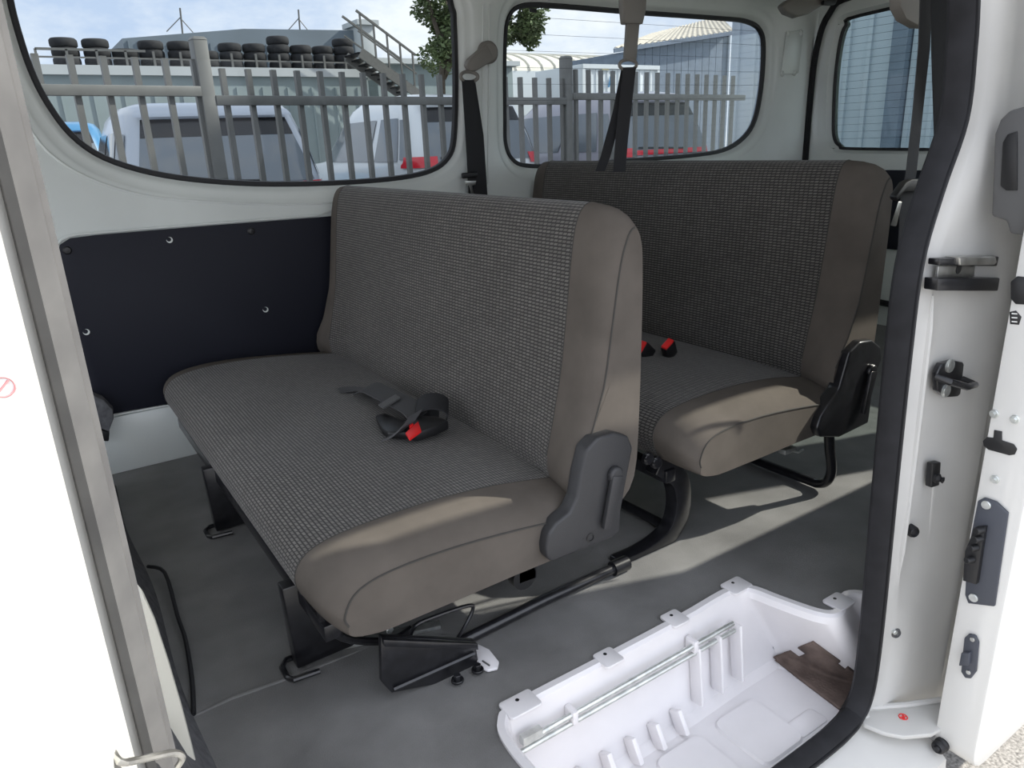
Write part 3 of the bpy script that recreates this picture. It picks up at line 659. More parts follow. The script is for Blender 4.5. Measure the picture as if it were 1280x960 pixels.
COV1 = [(690, 703), (684, 697), (683, 685), (686, 668), (695, 655), (713, 641), (722, 622), (726, 595), (734, 562), (748, 547), (768, 541), (786, 545), (792, 560), (784, 600), (777, 640), (776, 664), (766, 673)]
f1 = bench('bench_seat', 'grey patterned bench seat in front with dark grey recliner cover')
cover(f1, COV1, Y0-.022, 'grey_plastic', ((767, 592), (753, 658)), (738, 672))
f2 = bench('bench_seat', 'grey patterned bench seat at the back with black recliner cover')
DX, DY, DZ = .775, .012, .034
f2.location = Vector(f2.location)+Vector((DX, DY, DZ))
PINV[f2.name] = Matrix.Translation(f2.location).inverted()
COV2 = [(1026, 547), (1022, 536), (1027, 521), (1041, 499), (1050, 487), (1056, 465), (1063, 440), (1076, 427), (1091, 425), (1102, 434), (1103, 450), (1094, 472), (1086, 529), (1050, 547)]
cover(f2, COV2, Y0+DY-.02, 'black_paint', ((1087, 463), (1075, 516)), None)

# ---- understructure of the front bench
def leg_frame(y, x0=.235):
    mb = MB(); mb.prism([Vector((x0+.02, y, .004)), Vector((x0+.15, y, .004)), Vector((x0+.13, y, .17)), Vector((x0+.015, y, .17))], (0, .03, 0)); lg = mb.build('leg', 'black_paint', f1, bevel=.003)
    mb = MB(); mb.tube([Vector(p) for p in ((x0+.05, y-.03, .006), (x0+.005, y-.025, .006), (x0-.002, y-.012, .006), (x0-.002, y+.02, .006), (x0+.01, y+.035, .006), (x0+.06, y+.035, .006))], .005, 8); mb.build('foot_loop', 'black_paint', lg)
    mb = MB(); mb.bar((x0+.05, y-.01, .15), (x0+.3, y-.01, .15), .03, .02); mb.build('seat_frame', 'black_paint', f1, bevel=.003)
leg_frame(1.13); leg_frame(1.74)
mb = MB(); mb.bar((.29, 1.0, .145), (.29, 2.2, .145), .03); mb.build('cross_bar', 'black_paint', f1, bevel=.003)
mb = MB(); mb.bar((.66, 1.0, .14), (.66, 2.2, .14), .03); mb.build('cross_bar', 'black_paint', f1, bevel=.003)
mb = MB(); mb.bar((.30, 1.16, .004), (.52, 1.09, .004), .02, .008); mb.build('floor_strip', 'zinc', f1, bevel=.001)
YB = .955
P = [ony(a, b, YB) for a, b in ((476, 796), (594, 801), (596, 812), (602, 846), (560, 853), (490, 867), (477, 853))]
zmin = min(p.z for p in P)
br = MB(); br.prism(P, (0, .012, 0)); brk = br.build('floor_bracket', 'black_paint', f1, bevel=.003)
mb = MB(); mb.prism([ony(a, b, YB-.001) for a, b in ((476, 796), (594, 801), (595, 809), (478, 805))], (0, -.010, 0)); mb.build('bracket_flange', 'black_paint', brk, bevel=.002)
mb = MB(); mb.tube([ony(492, 862, YB-.002), ony(593, 817, YB-.002)], .004, 6); mb.build('bracket_rib', 'black_paint', brk)
for q in ((572, 851), (597, 838)):
    c = onz(q[0], q[1], .006); mb = MB(); mb.disc(c, .011, (0, 0, 1), .004, 14); mb.disc(c+Vector((0, 0, .004)), .0065, (0, 0, 1), .009, 6, .1); mb.build('bolt', 'black_paint', brk)
P = [onz(a, b, .002) for a, b in ((592, 812), (598, 808), (612, 815), (624, 830), (622, 838), (610, 841), (598, 836))]
hk = thing('hook_pad', 'white plastic pad beside the black seat bracket', 'pad', onz(606, 825, 0)); mb = MB(); mb.prism(P, (0, 0, .006)); pad = mb.build('pad_top', 'tray_white', hk, bevel=.002)
mb = MB(); mb.tube([onz(603, 826, .009), onz(612, 832, .009)], .0015, 6); mb.build('pad_groove', 'handle_plastic', pad)
mb = MB(); mb.tube(crom([ony(512, 800, 1.0), ony(519, 782, 1.0), ony(545, 770, 1.0), ony(585, 757, 1.0), ony(591, 762, 1.0), ony(580, 785, 1.0), ony(568, 803, 1.0)], 4, close=False), .0035, 8); mb.build('release_wire', 'black_paint', f1)
mb = MB(); mb.lathe([(0, .03), (.022, .03), (.026, .02), (.026, 0), (0, 0)], ony(656, 722, 1.02), (0, 1, 0), 18); mb.build('hinge_wheel', 'black_plastic', f1)
mb = MB(); mb.bar(ony(656, 690, 1.03), ony(656, 725, 1.03), .045, .02, up=Vector((0, 1, 0))); mb.build('hinge_arm', 'black_paint', f1, bevel=.004)
mb = MB(); mb.tube(crom([ony(400, 760, 1.02), ony(410, 785, 1.02), ony(440, 800, 1.02), ony(490, 800, 1.02), ony(515, 785, 1.02)], 3, close=False), .007, 8); mb.build('lower_tube', 'black_paint', f1)
mb = MB(); mb.disc(ony(486, 786, 1.0), .007, (0, -1, 0), .006, 6); mb.build('bolt', 'zinc', f1)

# ---- understructure of the back bench: floor rail, curved hinge, U tube
RY = 1.03
rail = [onz(568, 806, .014), onz(680, 750, .014), onz(770, 709, .016)]
mb = MB(); mb.tube(rail, .011, 10); rl = mb.build('floor_rail', 'black_paint', f2)
mb = MB(); mb.lathe([(0, 0), (.016, 0), (.016, .04), (0, .04)], onz(770, 709, .016)-Vector((.01, 0, 0)), (1, 0, 0), 12); mb.build('rail_collar', 'black_paint', rl)
YH = 1.055
hp = [(768, 704), (805, 688), (832, 668), (845, 645), (848, 618), (843, 596), (828, 584), (818, 578)]
hp = [ony(a, b, YH) for a, b in hp]
hp = crom(hp, 4, close=False); rows = []
for i, p in enumerate(hp):
    t = (hp[min(i+1, len(hp)-1)]-hp[max(i-1, 0)]).normalized(); s_ = t.cross(Vector((0, 1, 0))); wdt = .012+.012*min(1, i/12)
    rows.append([p-s_*wdt+Vector((0, -.018, 0)), p+s_*wdt+Vector((0, -.018, 0)), p+s_*wdt+Vector((0, .018, 0)), p-s_*wdt+Vector((0, .018, 0))])
mb = MB(); mb.grid(rows, closeu=True); mb.f.append((0, 1, 2, 3)); nn = len(mb.v); mb.f.append((nn-1, nn-2, nn-3, nn-4)); hg = mb.build('hinge_arm', 'black_paint', f2, bevel=.004)
for q in ((818, 577), (808, 572)):
    mb = MB(); mb.disc(ony(q[0], q[1], YH-.02), .014, (0, -1, 0), .012, 14, .3); mb.disc(ony(q[0], q[1], YH-.032), .006, (0, -1, 0), .004, 6); mb.build('bolt', 'black_paint', hg)
mb = MB(); c = onz(830, 656, .02); mb.tube([c, c+Vector((-.01, .30, 0)), c+Vector((-.01, .9, 0))], .012, 10); mb.build('cross_tube', 'black_paint', f2)
tp = [ony(1036, 535, .965), ony(1037, 560, .965), ony(1040, 590, .965)]; e = tp[-1]
b0 = Vector((e.x-.005, .965, .022))
mb = MB(); mb.tube(crom([tp[0], tp[1], Vector((e.x, .967, .07)), Vector((e.x, .975, .035)), Vector((e.x, 1.0, .018)), Vector((e.x, 1.04, .016)), Vector((e.x-.005, 1.25, .016)), Vector((e.x-.005, 1.9, .016))], 4, close=False), .0125, 10); mb.build('leg_tube', 'black_paint', f2)
mb = MB(); c = ony(984, 562, 1.0); mb.box(c, (.04, .02, .012)); mb.tube([c, c+Vector((.03, -.01, -.012)), c+Vector((.05, -.01, -.010))], .003, 6); mb.build('catch', 'zinc', f2, bevel=.001)
mb = MB(); mb.bar((1.07+.0, 1.03, .175), (1.07, 2.2, .175), .03); mb.build('cross_bar', 'black_paint', f2, bevel=.003)
mb = MB(); mb.bar((1.45, 1.03, .165), (1.45, 2.2, .165), .03); mb.build('cross_bar', 'black_paint', f2, bevel=.003)

# ================================================================== belts
def seat_z(x): return .312
# lap belt lying on the front bench
lb = thing('lap_belt', 'black lap belt with red buckle button lying on the front bench', 'seat belt', (.62, 1.5, .30))
def sp_(px, py, h): return onz(px, py, .296+h)
mb = MB(); ribbon(mb, crom([sp_(424, 488, .004), sp_(440, 486, .006), sp_(455, 487, .012)], 3, close=False), [Vector((.004, .02, 0))]*7, .002); mb.build('webbing', 'webbing_grey', lb)
mb = MB()
fold = [sp_(452, 488, .006), sp_(462, 484, .03), sp_(480, 492, .034), sp_(498, 501, .032), sp_(514, 510, .030), sp_(524, 522, .022)]
ribbon(mb, crom(fold, 4, close=False), [Vector((.030, .020, .0))]*21, .003); fo_ = mb.build('webbing_fold', 'webbing_grey', lb)
mb = MB(); ribbon(mb, [sp_(484, 500, .036), sp_(490, 504, .038)], [Vector((.030, .020, 0))]*2, .004); mb.build('stitch_band', 'handle_plastic', fo_)
loop = []
c0 = sp_(540, 512, .030)
for k in range(15):
    a = PI*1.75*k/14-.4; loop.append(c0+Vector((.030*math.cos(a), -.018*math.cos(a), .020*math.sin(a))))
mb = MB(); ribbon(mb, loop, [Vector((.018, .030, .006))]*15, .003); mb.build('webbing_loop', 'webbing', lb)
mb = MB(); ribbon(mb, crom([sp_(520, 516, .045), sp_(510, 530, .035), sp_(498, 541, .020), sp_(486, 546, .012)], 3, close=False), [Vector((.022, .012, 0))]*10, .003); mb.build('webbing', 'webbing_grey', lb)
P = [sp_(a, b, .004) for a, b in ((470, 527), (482, 524), (516, 538), (512, 549), (486, 549), (478, 543))]; mb = MB(); mb.prism(P, (0, 0, .016)); mb.build('tongue_frame', 'black_plastic', lb, bevel=.004)
P = [sp_(a, b, .003) for a, b in ((507, 548), (522, 530), (545, 531), (562, 537), (545, 545), (520, 553))]; mb = MB(); mb.prism(P, (0, 0, .022)); bu = mb.build('buckle', 'black_plastic', lb, bevel=.005)
P = [sp_(a, b, .024) for a, b in ((507, 544), (514, 537), (523, 529), (527, 541), (512, 552))]; mb = MB(); mb.prism(P, (0, 0, .006)); mb.build('release_button', 'red', bu, bevel=.002)
P = [sp_(a, b, .026) for a, b in ((510, 528), (515, 527), (517, 533), (512, 537))]; mb = MB(); mb.prism(P, (0, 0, .005)); mb.build('red_tab', 'red', bu, bevel=.001)
# buckles of the back bench
for q, nm in (((836, 436), 'upright buckle with red button at the back bench beside the seat gap'), ((806, 438), 'low buckle with red button half hidden behind the front backrest')):
    c = onz(q[0], q[1], .35); t = thing('seat_buckle', nm, 'buckle', (c.x, c.y, .335))
    ax = Vector((-.5, -.25, .75)).normalized() if q[0] > 820 else Vector((-.6, -.1, .5)).normalized()
    mb = MB(); mb.bar(c-ax*.03, c+ax*.02, .038, .022, up=Vector((0, 1, 0))); mb.build('buckle_body', 'black_plastic', t, bevel=.005)
    mb = MB(); mb.bar(c+ax*.012, c+ax*.024, .034, .018, up=Vector((0, 1, 0))); mb.build('release_button', 'red', t, bevel=.003)
# far pillar belt
bt = thing('pillar_belt', 'black belt hanging from a beige guide on the pillar between windows', 'seat belt', ony(592, 150, W-.05))
YP = W-.012
a = ony(608, 66, YP); b = ony(586, 82, YP)
mb = MB(); mb.disc(a, .036, (0, -1, 0), .026, 24, .35); d = (b-a); s_ = d.cross(Vector((0, 1, 0))).normalized()
mb2 = MB(); mb2.prism([a+s_*.028, a-s_*.028, b-s_*.022, b+d.normalized()*.02-s_*.012, b+d.normalized()*.02+s_*.012, b+s_*.022], (0, -.030, 0)); mb.build('guide_boss', 'beige_plastic', bt); mb2.build('guide_arm', 'beige_plastic', bt, bevel=.006)
c = ony(586, 96, YP-.02); mb = MB(); mb.tube([c+Vector((.033*math.cos(k*PI/10), -.004*math.cos(k*PI/5), .016*math.sin(k*PI/10))) for k in range(20)], .006, 8, close=True); mb.build('guide_ring', 'beige_plastic', bt)
WVX = Vector((.024, 0, 0))
mb = MB(); ribbon(mb, [ony(585, 100, YP-.024), ony(589, 160, YP-.026), ony(592, 215, YP-.022), ony(594, 260, YP-.02)], WVX, .002); mb.build('webbing', 'webbing', bt)
mb = MB(); ribbon(mb, [ony(586, 100, YP-.014), ony(597, 170, YP-.012), ony(603, 260, YP-.01)], WVX, .002); mb.build('webbing', 'webbing', bt)
c = ony(587, 219, YP-.035); mb = MB(); mb.box(c, (.062, .012, .018)); tb = mb.build('tongue_holder', 'black_plastic', bt, bevel=.004)
mb = MB(); mb.prism([ony(x, y, YP-.034) for x, y in ((581, 226), (595, 226), (594, 231), (590, 232), (592, 242), (589, 242), (586, 232), (582, 231))], (0, -.002, 0)); mb.build('tongue', 'steel', tb, bevel=.0005)
# centre belt hanging from the roof
YC = 1.62
ct = thing('roof_belt', 'black centre belt hanging from a beige sleeve on the roof', 'seat belt', ony(790, 60, YC))
def slab(pts, Y, th, name, m, par, bevel=.004): P = [ony(x, y, Y) for x, y in pts]; mb = MB(); mb.prism(P, (.01, th, 0)); return mb.build(name, m, par, bevel=bevel)
slab([(777, -60), (812, -60), (808, 12), (804, 30), (781, 29), (779, 10)], YC, .03, 'sleeve', 'beige_plastic', ct)
slab([(784, 28), (800, 29), (796, 76), (781, 74)], YC+.005, .02, 'sleeve_arm', 'beige_plastic', ct)
c = ony(785, 81, YC+.01); mb = MB(); mb.tube([c+Vector((.024*math.cos(k*PI/10), -.008*math.cos(k*PI/10), .013*math.sin(k*PI/10))) for k in range(20)], .0045, 8, close=True); mb.build('guide_ring', 'beige_plastic', ct)
WV = Vector((.016, -.008, 0))
mb = MB(); ribbon(mb, [ony(787, 84, YC), ony(782, 130, YC), ony(777, 175, YC), ony(774, 215, YC)], WV, .002); mb.build('webbing', 'webbing', ct)
mb = MB(); ribbon(mb, [ony(783, 86, YC+.02), ony(772, 140, YC+.03), ony(757, 195, YC+.04), ony(750, 214, YC+.04)], WV*.8, .002); mb.build('webbing', 'webbing', ct)
# near belt at the rear of the opening
YE = .80
nb = thing('jamb_belt', 'twisted grey belt with tongue hanging beside the rear door seal', 'seat belt', ony(1145, 200, YE))
slab([(1125, -60), (1175, -60), (1172, 10), (1165, 34), (1150, 33), (1134, 24), (1126, 8)], YE+.05, .03, 'belt_guide_cover', 'beige_plastic', nb, .006)
mb = MB(); ribbon(mb, [ony(1158, -20, YE), ony(1155, 60, YE), ony(1147, 140, YE), ony(1139, 215, YE), ony(1135, 235, YE)], [Vector((.012, -.004, 0)), Vector((.012, -.004, 0)), Vector((.010, -.004, 0)), Vector((.011, -.004, 0)), Vector((.011, -.004, 0))], .002); mb.build('webbing', 'webbing_grey', nb)
mb = MB(); ribbon(mb, [ony(1178, -20, YE-.03), ony(1178, 60, YE-.03), ony(1180, 140, YE-.03), ony(1182, 225, YE-.02), ony(1180, 320, YE)], Vector((.022, -.008, 0)), .002); mb.build('webbing', 'webbing', nb)
mb = MB(); ribbon(mb, [ony(1134, 236, YE), ony(1133, 262, YE), ony(1131, 300, YE), ony(1128, 420, YE)], Vector((.012, -.006, 0)), .002); mb.build('webbing', 'webbing_grey', nb)
slab([(1120, 246), (1133, 228), (1141, 224), (1156, 224), (1158, 231), (1150, 241), (1131, 240), (1122, 252)], YE-.012, .02, 'tongue_holder', 'black_plastic', nb, .003)
slab([(1113, 282), (1123, 252), (1126, 253), (1119, 283)], YE-.006, .003, 'tongue', 'steel', nb, .0005)
# roof lamp cover at the rear corner
rc = thing('roof_cover', 'beige plastic cover on the roof lining above the rear pillar', 'cover', ony(1005, 8, 2.0))
mb = MB(); P = [ony(x, y, 2.05) for x, y in ((979, 6), (986, 0), (1010, -12), (1040, -14), (1042, 0), (1030, 6), (1012, 17), (998, 21), (985, 16))]; mb.prism(P, (.02, .05, 0)); mb.build('cover_shell', 'beige_plastic', rc, bevel=.01, segs=3)
slab([(1030, 0), (1048, -2), (1044, 6), (1030, 6)], 2.03, .02, 'cover_clip', 'black_plastic', rc, .003)

# ================================================================== outside
# ---- picket fence
FA = Vector((ony(258, 120, 3.70).x, 3.70, 0)); FB = Vector((ony(708, 130, 4.02).x, 4.02, 0)); FDIR = (FB-FA).normalized(); FN = Vector((-FDIR.y, FDIR.x, 0)); FL = (FB-FA).length
def fpx(a, b): return onplane(a, b, FA, FN)
fence = thing('picket_fence', 'grey steel picket fence standing beyond the van windows', 'fence', (FA.x, FA.y, ZG))
FROT = math.atan2(FDIR.y, FDIR.x)
def shared(mbx, name, m, parent, places):
    first = None
    for (p, h) in places:
        if first is None:
            first = mbx.build(name, m, parent, bevel=0, smooth=20); o = first
        else:
            o = first.copy(); COL.objects.link(o); o.parent = parent; o.matrix_parent_inverse = PINV[parent.name]
        o.location = p; o.rotation_euler = (0, 0, FROT); o.scale = (1, 1, h)
def zr(a, b): return fpx(a, b).z
panels = [(-1, zr(60, 113), zr(70, 68)), (0, zr(280, 126), zr(290, 86)), (1, zr(740, 121), zr(800, 90))]
picks = []; rails_ = []
for pi, zrl, ztop in panels:
    s0 = FL*pi; nP = 19
    for k in range(nP):
        s = s0+FL*(k+.72)/nP if k < nP else 0
        if pi == 1 and s > FL+2.0: continue
        picks.append((FA+FDIR*s+Vector((0, 0, ZG+.08)), ztop-ZG-.08))
    a = FA+FDIR*(s0+.03)-FN*.02; b = FA+FDIR*(s0+(FL-.03 if pi < 1 else 2.05))-FN*.02
    for zz in (zrl, ZG+.25): rails_.append((a+Vector((0, 0, zz)), b+Vector((0, 0, zz))))
pm = MB(); pm.box((0, 0, .5), (.024, .024, 1.0)); pm.f = pm.f; shared(pm, 'picket', 'fence_grey', fence, picks)
for a, b in rails_:
    mb = MB(); mb.bar(a, b, .03, .042); mb.build('rail', 'fence_grey', fence, bevel=.003)
posts = [(-1.0, fpx(258, 45).z), (0, fpx(246, 50).z), (1.0, fpx(708, 73).z)]
for k, zt in posts:
    c = FA+FDIR*FL*k; mb = MB(); mb.box((c.x, c.y, (ZG+zt)/2), (.062, .062, zt-ZG), Matrix.Rotation(FROT, 3, 'Z')); po = mb.build('post', 'fence_grey', fence, bevel=.004)
    mb = MB(); mb.box((c.x, c.y, zt+.006), (.066, .066, .014), Matrix.Rotation(FROT, 3, 'Z'), taper=.7); mb.build('post_cap', 'fence_grey', po, bevel=.002)

# ---- cars beyond the fence
def car(name, label, px, dist, heading, body, H=1.85, Wd=1.8, L=4.5, zg=-.42, dark_top=True, lights='tail_red', style=0, lz=(.94, 1.07)):
    d = ray(px, 200); d = Vector((d.x, d.y, 0)).normalized(); loc = Vector((d.x*dist, d.y*dist, zg))
    root = tag(empty(name, loc, math.radians(90-heading)), label, 'car', 'parked cars beyond the fence')
    M = Matrix.Translation(loc) @ Matrix.Rotation(math.radians(90-heading), 4, 'Z')
    k = H/1.85
    LEV = [(.22, .06, 4.45, .80), (.45, -.02, 4.5, .88), (.72, 0, 4.52, .90), (.95*k, .04, 4.42, .905), (1.06*k, .07, 4.05, .895), (1.10*k, .09, 3.45, .88), (1.35*k, .20, 3.05, .83), (1.58*k, .34, 2.7, .775), (1.72*k, .42, 2.45, .735), (1.80*k, .52, 2.2, .68), (1.845*k, .80, 1.9, .56), (1.85*k, 1.3, 1.4, .02)]
    def lev(z):
        for a, b in zip(LEV, LEV[1:]):
            if a[0] <= z <= b[0]:
                t = (z-a[0])/(b[0]-a[0]); return [a[i]+(b[i]-a[i])*t for i in range(4)]
        return LEV[-1]
    def sf(z, th, off=0):
        _, r, f_, h = lev(z); cx = (r+f_)/2; a = (f_-r)/2; h = h*Wd/1.8; e = 2/5.5
        c, s = math.cos(th), math.sin(th)
        x = cx-(a+off)*math.copysign(abs(c)**e, c); y = -(h+off)*math.copysign(abs(s)**e, s)
        return M @ Vector((x, y, z))
    ths = [2*PI*i/56 for i in range(56)]
    mb = MB(); mb.grid([[sf(l[0], t) for t in ths] for l in LEV], closeu=True); mb.f.append(tuple(range(len(mb.v)-56, len(mb.v))))
    mb.build('body', body, root, smooth=50)
    def patch(nm, m, z0, z1, t0, t1, off=.012, tz=0, n=12):
        mb = MB(); rows = []
        for i in range(5):
            z = z0+(z1-z0)*i/4; q = tz*(i/4)
            rows.append([sf(z, (t0+q)+(t1-q-t0-q)*j/n, off) for j in range(n+1)])
        mb.grid(rows); return mb.build(nm, m, root, smooth=50)
    # th=0 is the rear centre; superellipse: +-.03 rad spans most of the rear face
    A = .55
    patch('rear_window', 'car_glass', 1.08*k, 1.58*k, -A, A, tz=.05)
    if dark_top: patch('rear_spoiler_shade', 'car_black', 1.52*k, 1.68*k, -A*.9, A*.9, .016)
    patch('roof_spoiler', body, 1.70*k, 1.76*k, -A, A, .07)
    for s in (-1, 1):
        patch('tail_light', lights, lz[0]*k, lz[1]*k, *(sorted((s*.30, s*1.0))), off=.02)
        patch('side_window', 'car_glass', 1.10*k, 1.58*k, *(sorted((s*(PI/2-.42), s*(PI/2-.06)))), off=.01)
        patch('side_window', 'car_glass', 1.10*k, 1.58*k, *(sorted((s*(PI/2-.02), s*(PI/2+.42)))), off=.01)
        patch('side_window', 'car_glass', 1.12*k, 1.56*k, *(sorted((s*(PI/2-.72), s*(PI/2-.47)))), off=.01)
    if style: patch('light_bar', lights, (lz[0]+.02)*k, (lz[1]-.03)*k, -.32, .32, .018)
    patch('bumper', 'car_black', .40, .62, -.9, .9, .03)
    patch('number_plate', 'plate', .72, .84, -.08, .08, .02, n=3)
    patch('windscreen', 'car_glass', 1.14*k, 1.60*k, PI-.5, PI+.5, .01)
    mb = MB(); mb.tube([sf(1.10*k, .02, .03), sf(1.13*k, -.25, .03)], .012, 6); mb.build('wiper', 'car_black', root)
    for x in (.85, 3.6):
        for s in (-1, 1):
            mb = MB(); c = M @ Vector((x, s*.78*Wd/1.8, .33)); ax = (M.to_3x3() @ Vector((0, s, 0))); mb.lathe([(.20, .10), (.22, .12), (.31, .12), (.33, .09), (.33, -.09), (.20, -.09)], c, ax, 20); w = mb.build('wheel', 'tyre', root)
            mb = MB(); mb.disc(c+ax*.085, .20, ax, .02, 14); mb.build('wheel_rim', 'zinc', w)
    return root
car('parked_car', 'silver grey car with a wide dark rear window behind the fence', 290, 7.2, 2, 'car_silver', H=1.76, Wd=1.95)
car('parked_car', 'white car with red tail lights seen on both sides of the belt pillar', 612, 9.0, 1, 'car_white', H=1.87, Wd=1.95, lz=(1.03, 1.15))
car('parked_car', 'silver car with a red light bar near the blue shed', 845, 10.4, 1, 'car_lilac', H=1.87, Wd=1.9, style=1, lz=(1.02, 1.13))
car('parked_car', 'blue car parked close to the wall of the grey building', 62, 13, 5, 'car_blue', H=1.85)

# ---- grey building with tyres on the roof ledge
BY = 20.0
def bp(px, py, Y=BY): return ony(px, py, Y)
bl = thing('grey_building', 'long pale grey building with dark upper storey and roof ledge', 'building', (bp(200, 100).x, BY, ZG))
x0, x1 = bp(50, 90).x, bp(458, 80).x; zl = bp(260, 84).z
mb = MB(); mb.box(((x0+x1)/2, BY+4, (zl+ZG)/2), (x1-x0, 8, zl-ZG-.004)); mb.build('lower_wall', 'wall_grey', bl)
mb = MB(); mb.box(((x0+x1)/2, BY-.03, zl-.1), (x1-x0+.1, .14, .2)); mb.build('ledge', 'conc_light', bl)
for i in range(12):
    xx = x0+(x1-x0)*(i+.5)/12; mb = MB(); mb.box((xx, BY-.01, (zl+ZG)/2-.2), (.05, .04, zl-ZG-.5)); mb.build('wall_joint', 'wall_grey', bl)
ux0, ux1 = bp(153, 50, BY+3).x, bp(452, 40, BY+3).x; uz0 = bp(153, 48, BY+3).z; uzm = bp(330, 38, BY+3).z
mb = MB(); mb.prism([Vector((ux0, BY+3, zl)), Vector((ux1, BY+3, zl)), Vector((ux1, BY+3, bp(452, 38, BY+3).z)), Vector((bp(305, 39, BY+3).x, BY+3, uzm+.02)), Vector((ux0, BY+3, uz0))], (0, 5, 0)); up_ = mb.build('upper_storey', 'clad_dark', bl)
for i in range(26):
    xx = ux0+(ux1-ux0)*(i+.5)/26; mb = MB(); mb.box((xx, BY+2.98, (zl+uz0)/2), (.04, .06, uz0-zl-.1)); mb.build('cladding_rib', 'clad_dark', up_)
cx0, cx1 = bp(450, 40, BY+2.5).x, bp(469, 40, BY+2.5).x; cz = bp(460, 31, BY+2.5).z
mb = MB(); mb.box(((cx0+cx1)/2, BY+3, (cz+zl)/2), (cx1-cx0, 1, cz-zl)); mb.build('roof_box', 'conc_light', bl, bevel=.03)
mb = MB(); mb.box(((cx0+cx1)/2, BY+3, cz+.06), (cx1-cx0+.2, 1.2, .14)); mb.build('roof_box_cap', 'conc_light', bl)
rzt = bp(100, 62).z
mb = MB(); mb.bar((x0, BY, rzt), (ux0, BY, rzt), .05); mb.bar((x0, BY, (rzt+zl)/2), (x1, BY, (rzt+zl)/2), .035); mb.build('railing', 'fence_grey', bl)
for i in range(14):
    xx = x0+(x1-x0)*i/13; mb = MB(); mb.bar((xx, BY, zl), (xx, BY, rzt), .05); mb.build('railing_post', 'fence_grey', bl)
for px, h in ((225, 10), (373, 12)):
    b_ = bp(px, 40, BY+4); tq = bp(px, h, BY+4); mb = MB(); mb.tube([Vector((b_.x, b_.y, b_.z-1)), tq], .025, 6); ae = mb.build('aerial', 'fence_grey', bl)
    mb = MB(); mb.tube([b_+Vector((-.35, 0, 0)), tq.lerp(b_, .4)], .015, 5); mb.tube([b_+Vector((.35, 0, 0)), tq.lerp(b_, .4)], .015, 5); mb.build('aerial_stay', 'fence_grey', ae)
# outside stair
stp = thing('metal_stair', 'dark metal stair climbing the end of the grey building', 'stair', (bp(500, 110).x, BY-1, ZG))
sa, sb = bp(450, 66, BY-1.4), bp(523, 118, BY-1.4)
for off in (0, .9):
    mb = MB(); mb.bar(sa+Vector((0, off, 0)), sb+Vector((0, off, 0)), .06, .22); mb.build('stringer', 'fence_grey', stp)
    mb = MB(); mb.bar(sa+Vector((0, off, .95)), sb+Vector((0, off, .95)), .05); mb.bar(sa+Vector((0, off, .5)), sb+Vector((0, off, .5)), .035); mb.build('handrail', 'fence_grey', stp)
for k in range(9):
    p = sa.lerp(sb, (k+.5)/9); mb = MB(); mb.box(p+Vector((0, .45, .05)), (.28, .9, .04)); mb.build('tread', 'car_black', stp)
    if k % 2 == 0: mb = MB(); mb.bar(p, p+Vector((0, 0, .95)), .04); mb.build('baluster', 'fence_grey', stp)
mb = MB(); mb.bar((sb.x, sb.y+.4, ZG), (sb.x, sb.y+.4, sb.z), .12); mb.build('support', 'fence_grey', stp)
# tyres: every tyre its own object
tb_ = MB(); tb_.lathe([(.19, .03), (.20, 0), (.28, 0), (.32, .04), (.325, .11), (.32, .18), (.28, .22), (.20, .22), (.19, .19), (.185, .11)], (0, 0, 0), (0, 0, 1), 18, close=True)
t0 = tag(tb_.build('tyre', 'tyre', smooth=50), 'black used tyre in the rows stacked on the roof ledge', 'tyre', 'tyres stacked on the roof ledge')
tx = x0+.6; firstt = True; i = 0
while tx < x1-.3:
    nst = (3, 3, 2, 3, 3, 2, 3)[i % 7]
    if tx > bp(330, 70).x: nst += random.choice((0, 1))
    for k in range(nst):
        o = t0 if firstt else t0.copy()
        if not firstt: COL.objects.link(o)
        firstt = False
        o['label'] = 'black used tyre at the foot of a stack on the roof ledge' if k == 0 else ('black used tyre on top of a stack on the roof ledge' if k == nst-1 else 'black used tyre in the middle of a stack on the roof ledge')
        o.location = (tx+random.uniform(-.008, .008), BY+.42+random.uniform(-.03, .03), zl+.196*k); o.scale = (.87, .87, .88); o.rotation_euler = (random.uniform(-.0, .0), 0, random.uniform(0, 6))
    tx += random.choice((.58, .59, .60, .63)); i += 1

# ---- low light grey wall building behind the tree
t = thing('low_building', 'low pale grey building behind the metal stair and tree', 'building', (bp(540, 100, 24).x, 24, ZG))
a, b = bp(470, 80, 24), bp(640, 76, 24); mb = MB(); mb.box(((a.x+b.x)/2, 27, (a.z+ZG)/2), (b.x-a.x, 6, a.z-ZG)); mb.build('wall', 'wall_grey', t)
mb = MB(); mb.box(((a.x+b.x)/2, 26.9, a.z+.08), (b.x-a.x+.3, 6.4, .16)); mb.build('roof', 'conc_light', t)
# ---- vaulted white roof
t = thing('vaulted_shed', 'long shed with cream vaulted roof behind the container', 'building', (bp(700, 90, 27).x, 27, ZG))
a, b = bp(628, 88, 27), bp(800, 82, 27); zt = bp(700, 57, 27).z
rows = []
for k in range(9):
    an = PI/2*k/8; rows.append([Vector((x, 27+4*(1-math.cos(an)), a.z+(zt-a.z)*math.sin(an))) for x in lin(a.x, b.x, 12)])
mb = MB(); mb.grid(rows); mb.build('roof', 'dome_cream', t)
mb = MB(); mb.box(((a.x+b.x)/2, 27.1, (a.z+ZG)/2), (b.x-a.x, .2, a.z-ZG)); mb.build('wall', 'container_white', t)
for k in range(12):
    xx = a.x+(b.x-a.x)*k/11; mb = MB(); mb.tube([r[k]+Vector((0, -.02, .02)) for r in rows], .04, 5); mb.build('roof_rib', 'dome_cream', t)
